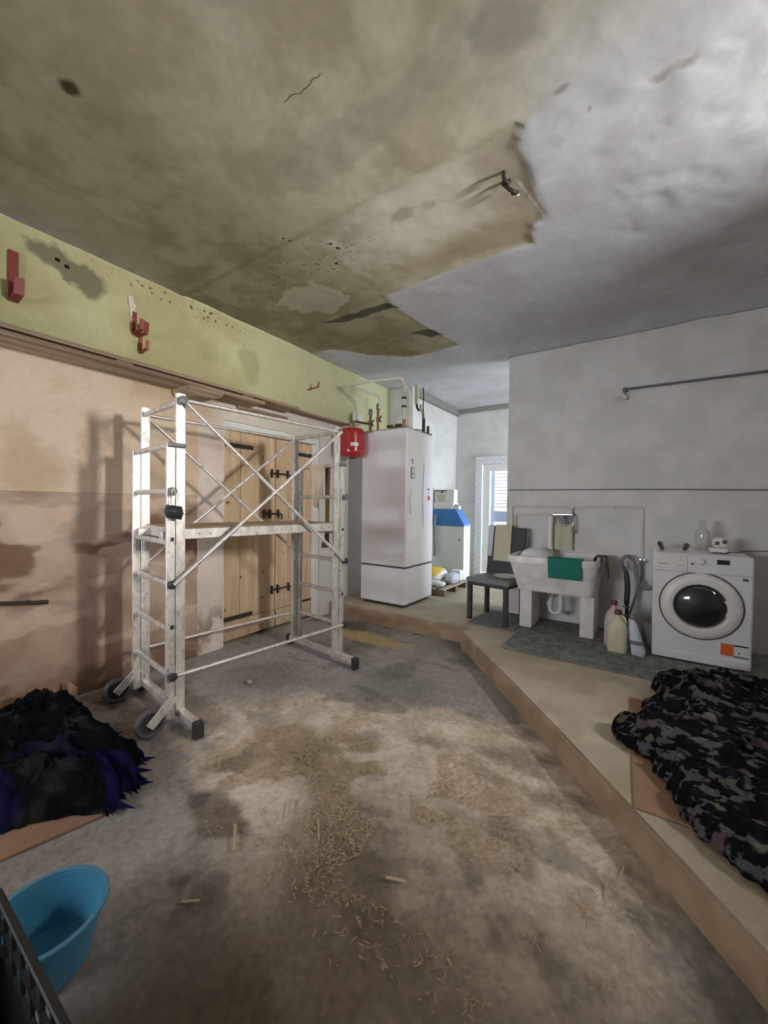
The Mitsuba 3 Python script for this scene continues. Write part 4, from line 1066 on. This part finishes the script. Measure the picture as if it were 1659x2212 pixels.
# ------------------------------------------------------------------ cloth heaps
def heap(outline, centre, z0, height, seed, ang, fr, rim=.2, jag=.03, n=620, m=110):
    a = np.array(outline + outline[:1], float)
    ln = np.r_[0, np.cumsum(np.linalg.norm(np.diff(a, axis=0), axis=1))]
    t = np.linspace(0, ln[-1], n)
    B = np.stack([np.interp(t, ln, a[:, 0]), np.interp(t, ln, a[:, 1])], 1)
    P3 = np.c_[B, np.zeros(n)]
    d = B - centre; L = np.linalg.norm(d, axis=1, keepdims=True)
    B = B + d / L * (jag * 2 * (meshkit.fbm(P3 * 14, 3, seed + 40) - .5) + jag * .8 * (meshkit.noise(P3 * 60, seed) - .5))[:, None]
    B[-1] = B[0]
    def f(U, V):
        bx, by = np.interp(U, np.arange(n), B[:, 0]), np.interp(U, np.arange(n), B[:, 1])
        x, y = centre[0] + (bx - centre[0]) * V, centre[1] + (by - centre[1]) * V
        P = np.stack([x, y, x * 0], -1)
        ed = np.hypot(bx - centre[0], by - centre[1]) * (1 - V)
        u, v = x * math.cos(ang) + y * math.sin(ang), -x * math.sin(ang) + y * math.cos(ang)
        w = meshkit.fbm(P * 3.3, 3, seed + 3) - .5
        w2 = meshkit.fbm(P * 8, 3, seed + 4) - .5
        r1 = 1 - np.abs(2 * meshkit.noise(np.stack([u * fr[0] + 3 * w, v * fr[1] + 5 * w, u * 0], -1), seed + 1) - 1)
        r2 = 1 - np.abs(2 * meshkit.noise(np.stack([u * fr[0] * 2 + 3 * w2, v * fr[1] * 2.2 + 6 * w + 3 * w2, u * 0 + 3], -1), seed + 2) - 1)
        r3 = 1 - np.abs(2 * meshkit.noise(np.stack([u * fr[0] * 5 + 4 * w2, v * fr[1] * 4.5 + 6 * w2, u * 0 + 7], -1), seed + 6) - 1)
        e = np.clip(ed / rim, 0, 1); e = np.sqrt(e * (2 - e))
        h = height * e * (.55 + .45 * meshkit.fbm(P * 2.2, 2, seed + 5)) * (.42 + .38 * r1 + .24 * r2 ** 2) + .022 * r3 * np.clip(ed / .05, 0, 1)
        return x, y, z0 + .004 + h + .006 * (ed > .004)
    return grid(np.arange(n), np.r_[np.linspace(.02, .9, m - 30), np.linspace(.905, 1, 30)], f)


PR = [(.05, 3.24), (.20, 3.36), (.52, 3.42), (.72, 3.33), (.95, 3.2), (1.25, 3.1), (1.30, 1.9), (.95, 1.45), (.62, 1.50), (.36, 1.66), (.17, 1.80), (.10, 2.00), (.02, 2.22), (-.14, 2.32), (-.13, 2.46), (-.01, 2.52), (-.02, 2.78), (.10, 3.02), (.02, 3.14)]
solo('patterned_blanket', heap(PR, np.array([.55, 2.42]), .16, .20, 11, -.35, (3.2, 9.0), .26, .035, 900, 150), M_CAMO, 'crumpled dark blanket with a grey pattern heaped on the raised floor', 'blanket', smooth=True)
solo('cardboard_sheet', rotz(box(-.055, .60, 1.86, 2.92, .153, .159, .001), 3, (.2, 2.4, 0)), M_CARD, 'flattened brown cardboard under the patterned blanket on the raised floor', 'cardboard')

PL = [(-3.08, .86), (-2.95, .95), (-2.64, .97), (-2.55, .93), (-2.35, .965), (-2.28, .92), (-2.13, .975), (-2.16, .92), (-2.02, .90), (-1.95, .865), (-2.02, .82), (-1.90, .77), (-1.93, .70), (-2.04, .58), (-2.10, .46), (-2.2, .28), (-2.6, .1), (-3.0, .2), (-3.08, .5)]
hp = thing('dark_tarp', 'heap of dark blue and black ragged netting on cardboard by the left wall', 'tarp')
part(hp, 'heap', heap(PL, np.array([-2.52, .58]), .012, .27, 31, .6, (4, 11), .26, .03), M_TARP, True)
fr_m = []
for i in range(70):       # ragged tips along the free edge
    t = rng.random(); j = rng.integers(2, 12)
    p = np.array(PL[j]) * (1 - t) + np.array(PL[j + 1]) * t
    c0 = np.array([-2.55, .55]); d = (p - c0) / np.linalg.norm(p - c0)
    d = d + rng.normal(0, .25, 2); L = rng.uniform(.02, .07)
    b = p - d * .06
    s = np.array([-d[1], d[0]]) * rng.uniform(.012, .03)
    tip = p + d * L
    v = np.array([[*(b - s), .016], [*(b + s), .016], [*tip, .016], [*(b), .06], [*tip, .018]])
    fr_m.append(trimesh.convex.convex_hull(v))
labels[part(hp, 'tip', join(*fr_m), M_TARP)] = {'label': 'ragged tips along the edge', 'kind': 'stuff'}
cb = thing('cardboard_box', 'opened brown cardboard lying under the dark netting by the left wall', 'cardboard')
part(cb, 'base', extr([(-3.19, .99), (-3.0, .985), (-2.60, .86), (-1.90, .735), (-2.02, .22), (-3.18, .05)], .009, 'z', .001), M_CARD)
part(cb, 'flap', bar((-3.185, .93, .09), (-3.16, .10, .09), .006, .16), M_CARD)
part(cb, 'flap', bar((-3.185, .985, .08), (-3.06, .992, .07), .006, .135), M_CARD)

# ------------------------------------------------------------------ blue tub, lattice crate at the lower left
TB = (-1.42, .385)
k = thing('blue_tub', 'small light blue plastic tub on the floor in the lower left corner', 'tub')
part(k, 'body', lathe([(0, .004), (.10, .004), (.108, .012), (.136, .13), (.139, .15), (.139, .156), (.133, .156), (.130, .148), (.102, .018), (0, .012)], 48, (*TB, 0)), M_TUB, 50)
part(k, 'rim', lathe([(.136, .146), (.150, .148), (.153, .155), (.150, .161), (.136, .161), (.134, .154), (.136, .146)], 48, (*TB, 0)), M_TUB, 50)
cr = thing('lattice_crate', 'black plastic crate with square holes at the bottom left corner', 'crate')
ZT = .40
each(cr, 'rim', [box(-1.30, -.72, .252, .268, ZT - .010, ZT, .003), box(-1.30, -1.284, -.3, .251, ZT - .010, ZT, .003), box(-.736, -.72, -.3, .251, ZT - .010, ZT, .003)], M_BIN)
holes = []
for z in (.357, .297):
    for x in np.arange(-1.285, -.78, .062):
        holes.append(list(Polygon([(x, z - .026), (x + .053, z - .026), (x + .053, z + .026), (x, z + .026)]).buffer(-.010).buffer(.010).exterior.coords))
part(cr, 'lattice_wall', extr(Polygon([(-1.295, .01), (-.725, .01), (-.725, ZT - .010), (-1.295, ZT - .010)], holes), .008, 'y', .256), M_BIN)
each(cr, 'side', [box(-1.296, -1.288, -.29, .25, .013, ZT - .012), box(-.732, -.724, -.29, .25, .013, ZT - .012), box(-1.296, -.724, -.305, -.297, .013, ZT)], M_BIN)
part(cr, 'bottom', box(-1.296, -.724, -.3, .262, .003, .012), M_BIN)

# ------------------------------------------------------------------ litter on the dirt floor
def dens(x, y):
    a = np.clip(1.2 - np.hypot((x + 1.35) / .85, (y - 1.5) / .55), 0, 1)
    b = np.clip(1.1 - np.hypot((x + .6) / .75, (y - 1.6) / .7), 0, 1) * .35
    return (a + b) * (meshkit.fbm(np.stack([x * 4, y * 4, x * 0], -1), 3, 12) > .47)


V, Fc = [], []
nst = 0
base = np.array([[0, 1, 2], [0, 2, 3], [0, 4, 1], [1, 4, 5], [1, 5, 2], [2, 5, 6], [2, 6, 3], [3, 6, 7], [3, 7, 0], [0, 7, 4], [4, 7, 6], [4, 6, 5]])
while nst < 9000:
    x, y = rng.uniform(-2.5, .1, 400), rng.uniform(.7, 2.5, 400)
    ok = rng.random(400) < dens(x, y)
    for a, b in zip(x[ok], y[ok]):
        L, w, th = rng.uniform(.006, .026), rng.uniform(.0005, .0013), rng.uniform(0, 2 * np.pi)
        d = np.array([math.cos(th), math.sin(th), rng.normal(0, .15)]); s = np.array([-d[1], d[0], 0]) * w
        c = np.array([a, b, .006 + rng.random() * .008]); up_ = np.array([0, 0, .001])
        e0, e1 = c - d * L / 2, c + d * L / 2
        V += [e0 - s, e0 + s, e0 + s + up_, e0 - s + up_, e1 - s, e1 + s, e1 + s + up_, e1 - s + up_]
        Fc.append(base + 8 * nst); nst += 1
        if nst >= 9000:
            break
V = np.array(V); V[:, 2] = np.maximum(V[:, 2], .003)
put('straw', trimesh.Trimesh(V, np.vstack(Fc), process=False), M_STRAW)
labels['straw'] = {'label': 'straw and sawdust strewn over the middle of the dirt floor', 'category': 'straw', 'kind': 'stuff'}
for (a, b), w, lab in ((((-1.40, 1.0), (-1.29, .915)), .008, 'longest pale wood splinter, on bare floor between the dark netting and the sawdust'), (((-1.14, 1.22), (-1.06, 1.14)), .005, 'pale splinter pointing at the camera right of the longest splinter'),
                       (((-.10, 1.60), (-.085, 1.53)), .005, 'short splinter near the foot of the step, lowest on the right'), (((-1.88, 1.25), (-1.76, 1.16)), .005, 'pale splinter on the floor in front of the front scaffold wheel'),
                       (((-1.25, 1.15), (-1.31, 1.22)), .005, 'slanting splinter in the sawdust just behind the longest splinter'), (((-.69, 1.19), (-.755, 1.16)), .008, 'thick brownish splinter lying crosswise on the darkened near floor'),
                       (((-1.27, .70), (-1.22, .735)), .006, 'small chip between the blue tub and the sawdust'), (((-1.35, 1.69), (-1.27, 1.80)), .004, 'thin splinter in the middle of the sawdust, farthest from the camera'),
                       (((-.54, 1.66), (-.45, 1.715)), .004, 'thin splinter lying level on the sawdust near the step'), (((-.05, 1.73), (-.055, 1.65)), .003, 'needle-thin splinter right against the foot of the step')):
    solo('wood_splinter', bar((*a, .013), (*b, .016), w * 1.3, .004), M_WOODCHIP, lab, 'splinter', 'wood splinters on the dirt floor')
solo('pebble', lump((-2.44, 1.86, .017), (.022, .018, .018), 4, .2, 2), M_STONE, 'small grey stone on the floor under the scaffold', 'stone', smooth=True)
# ceiling lamp hook with wire ends
k = thing('ceiling_hook', 'bent dark wires hanging from the bare patch of the ceiling', 'wire')
part(k, 'wire', join(tube([(-.66, 2.04, 3.07), (-.655, 2.03, 3.03), (-.64, 2.05, 3.01), (-.66, 2.07, 3.02), (-.67, 2.05, 3.03)], .010, 8, sub=4), tube([(-.65, 2.11, 3.07), (-.66, 2.10, 3.035), (-.63, 2.12, 3.01), (-.62, 2.15, 3.02), (-.65, 2.15, 3.03)], .010, 8, sub=4)), M_IRON, True)
part(k, 'tip', rod((-.635, 2.12, 3.012), (-.615, 2.16, 3.012), .006, 8), M_WHITEP)
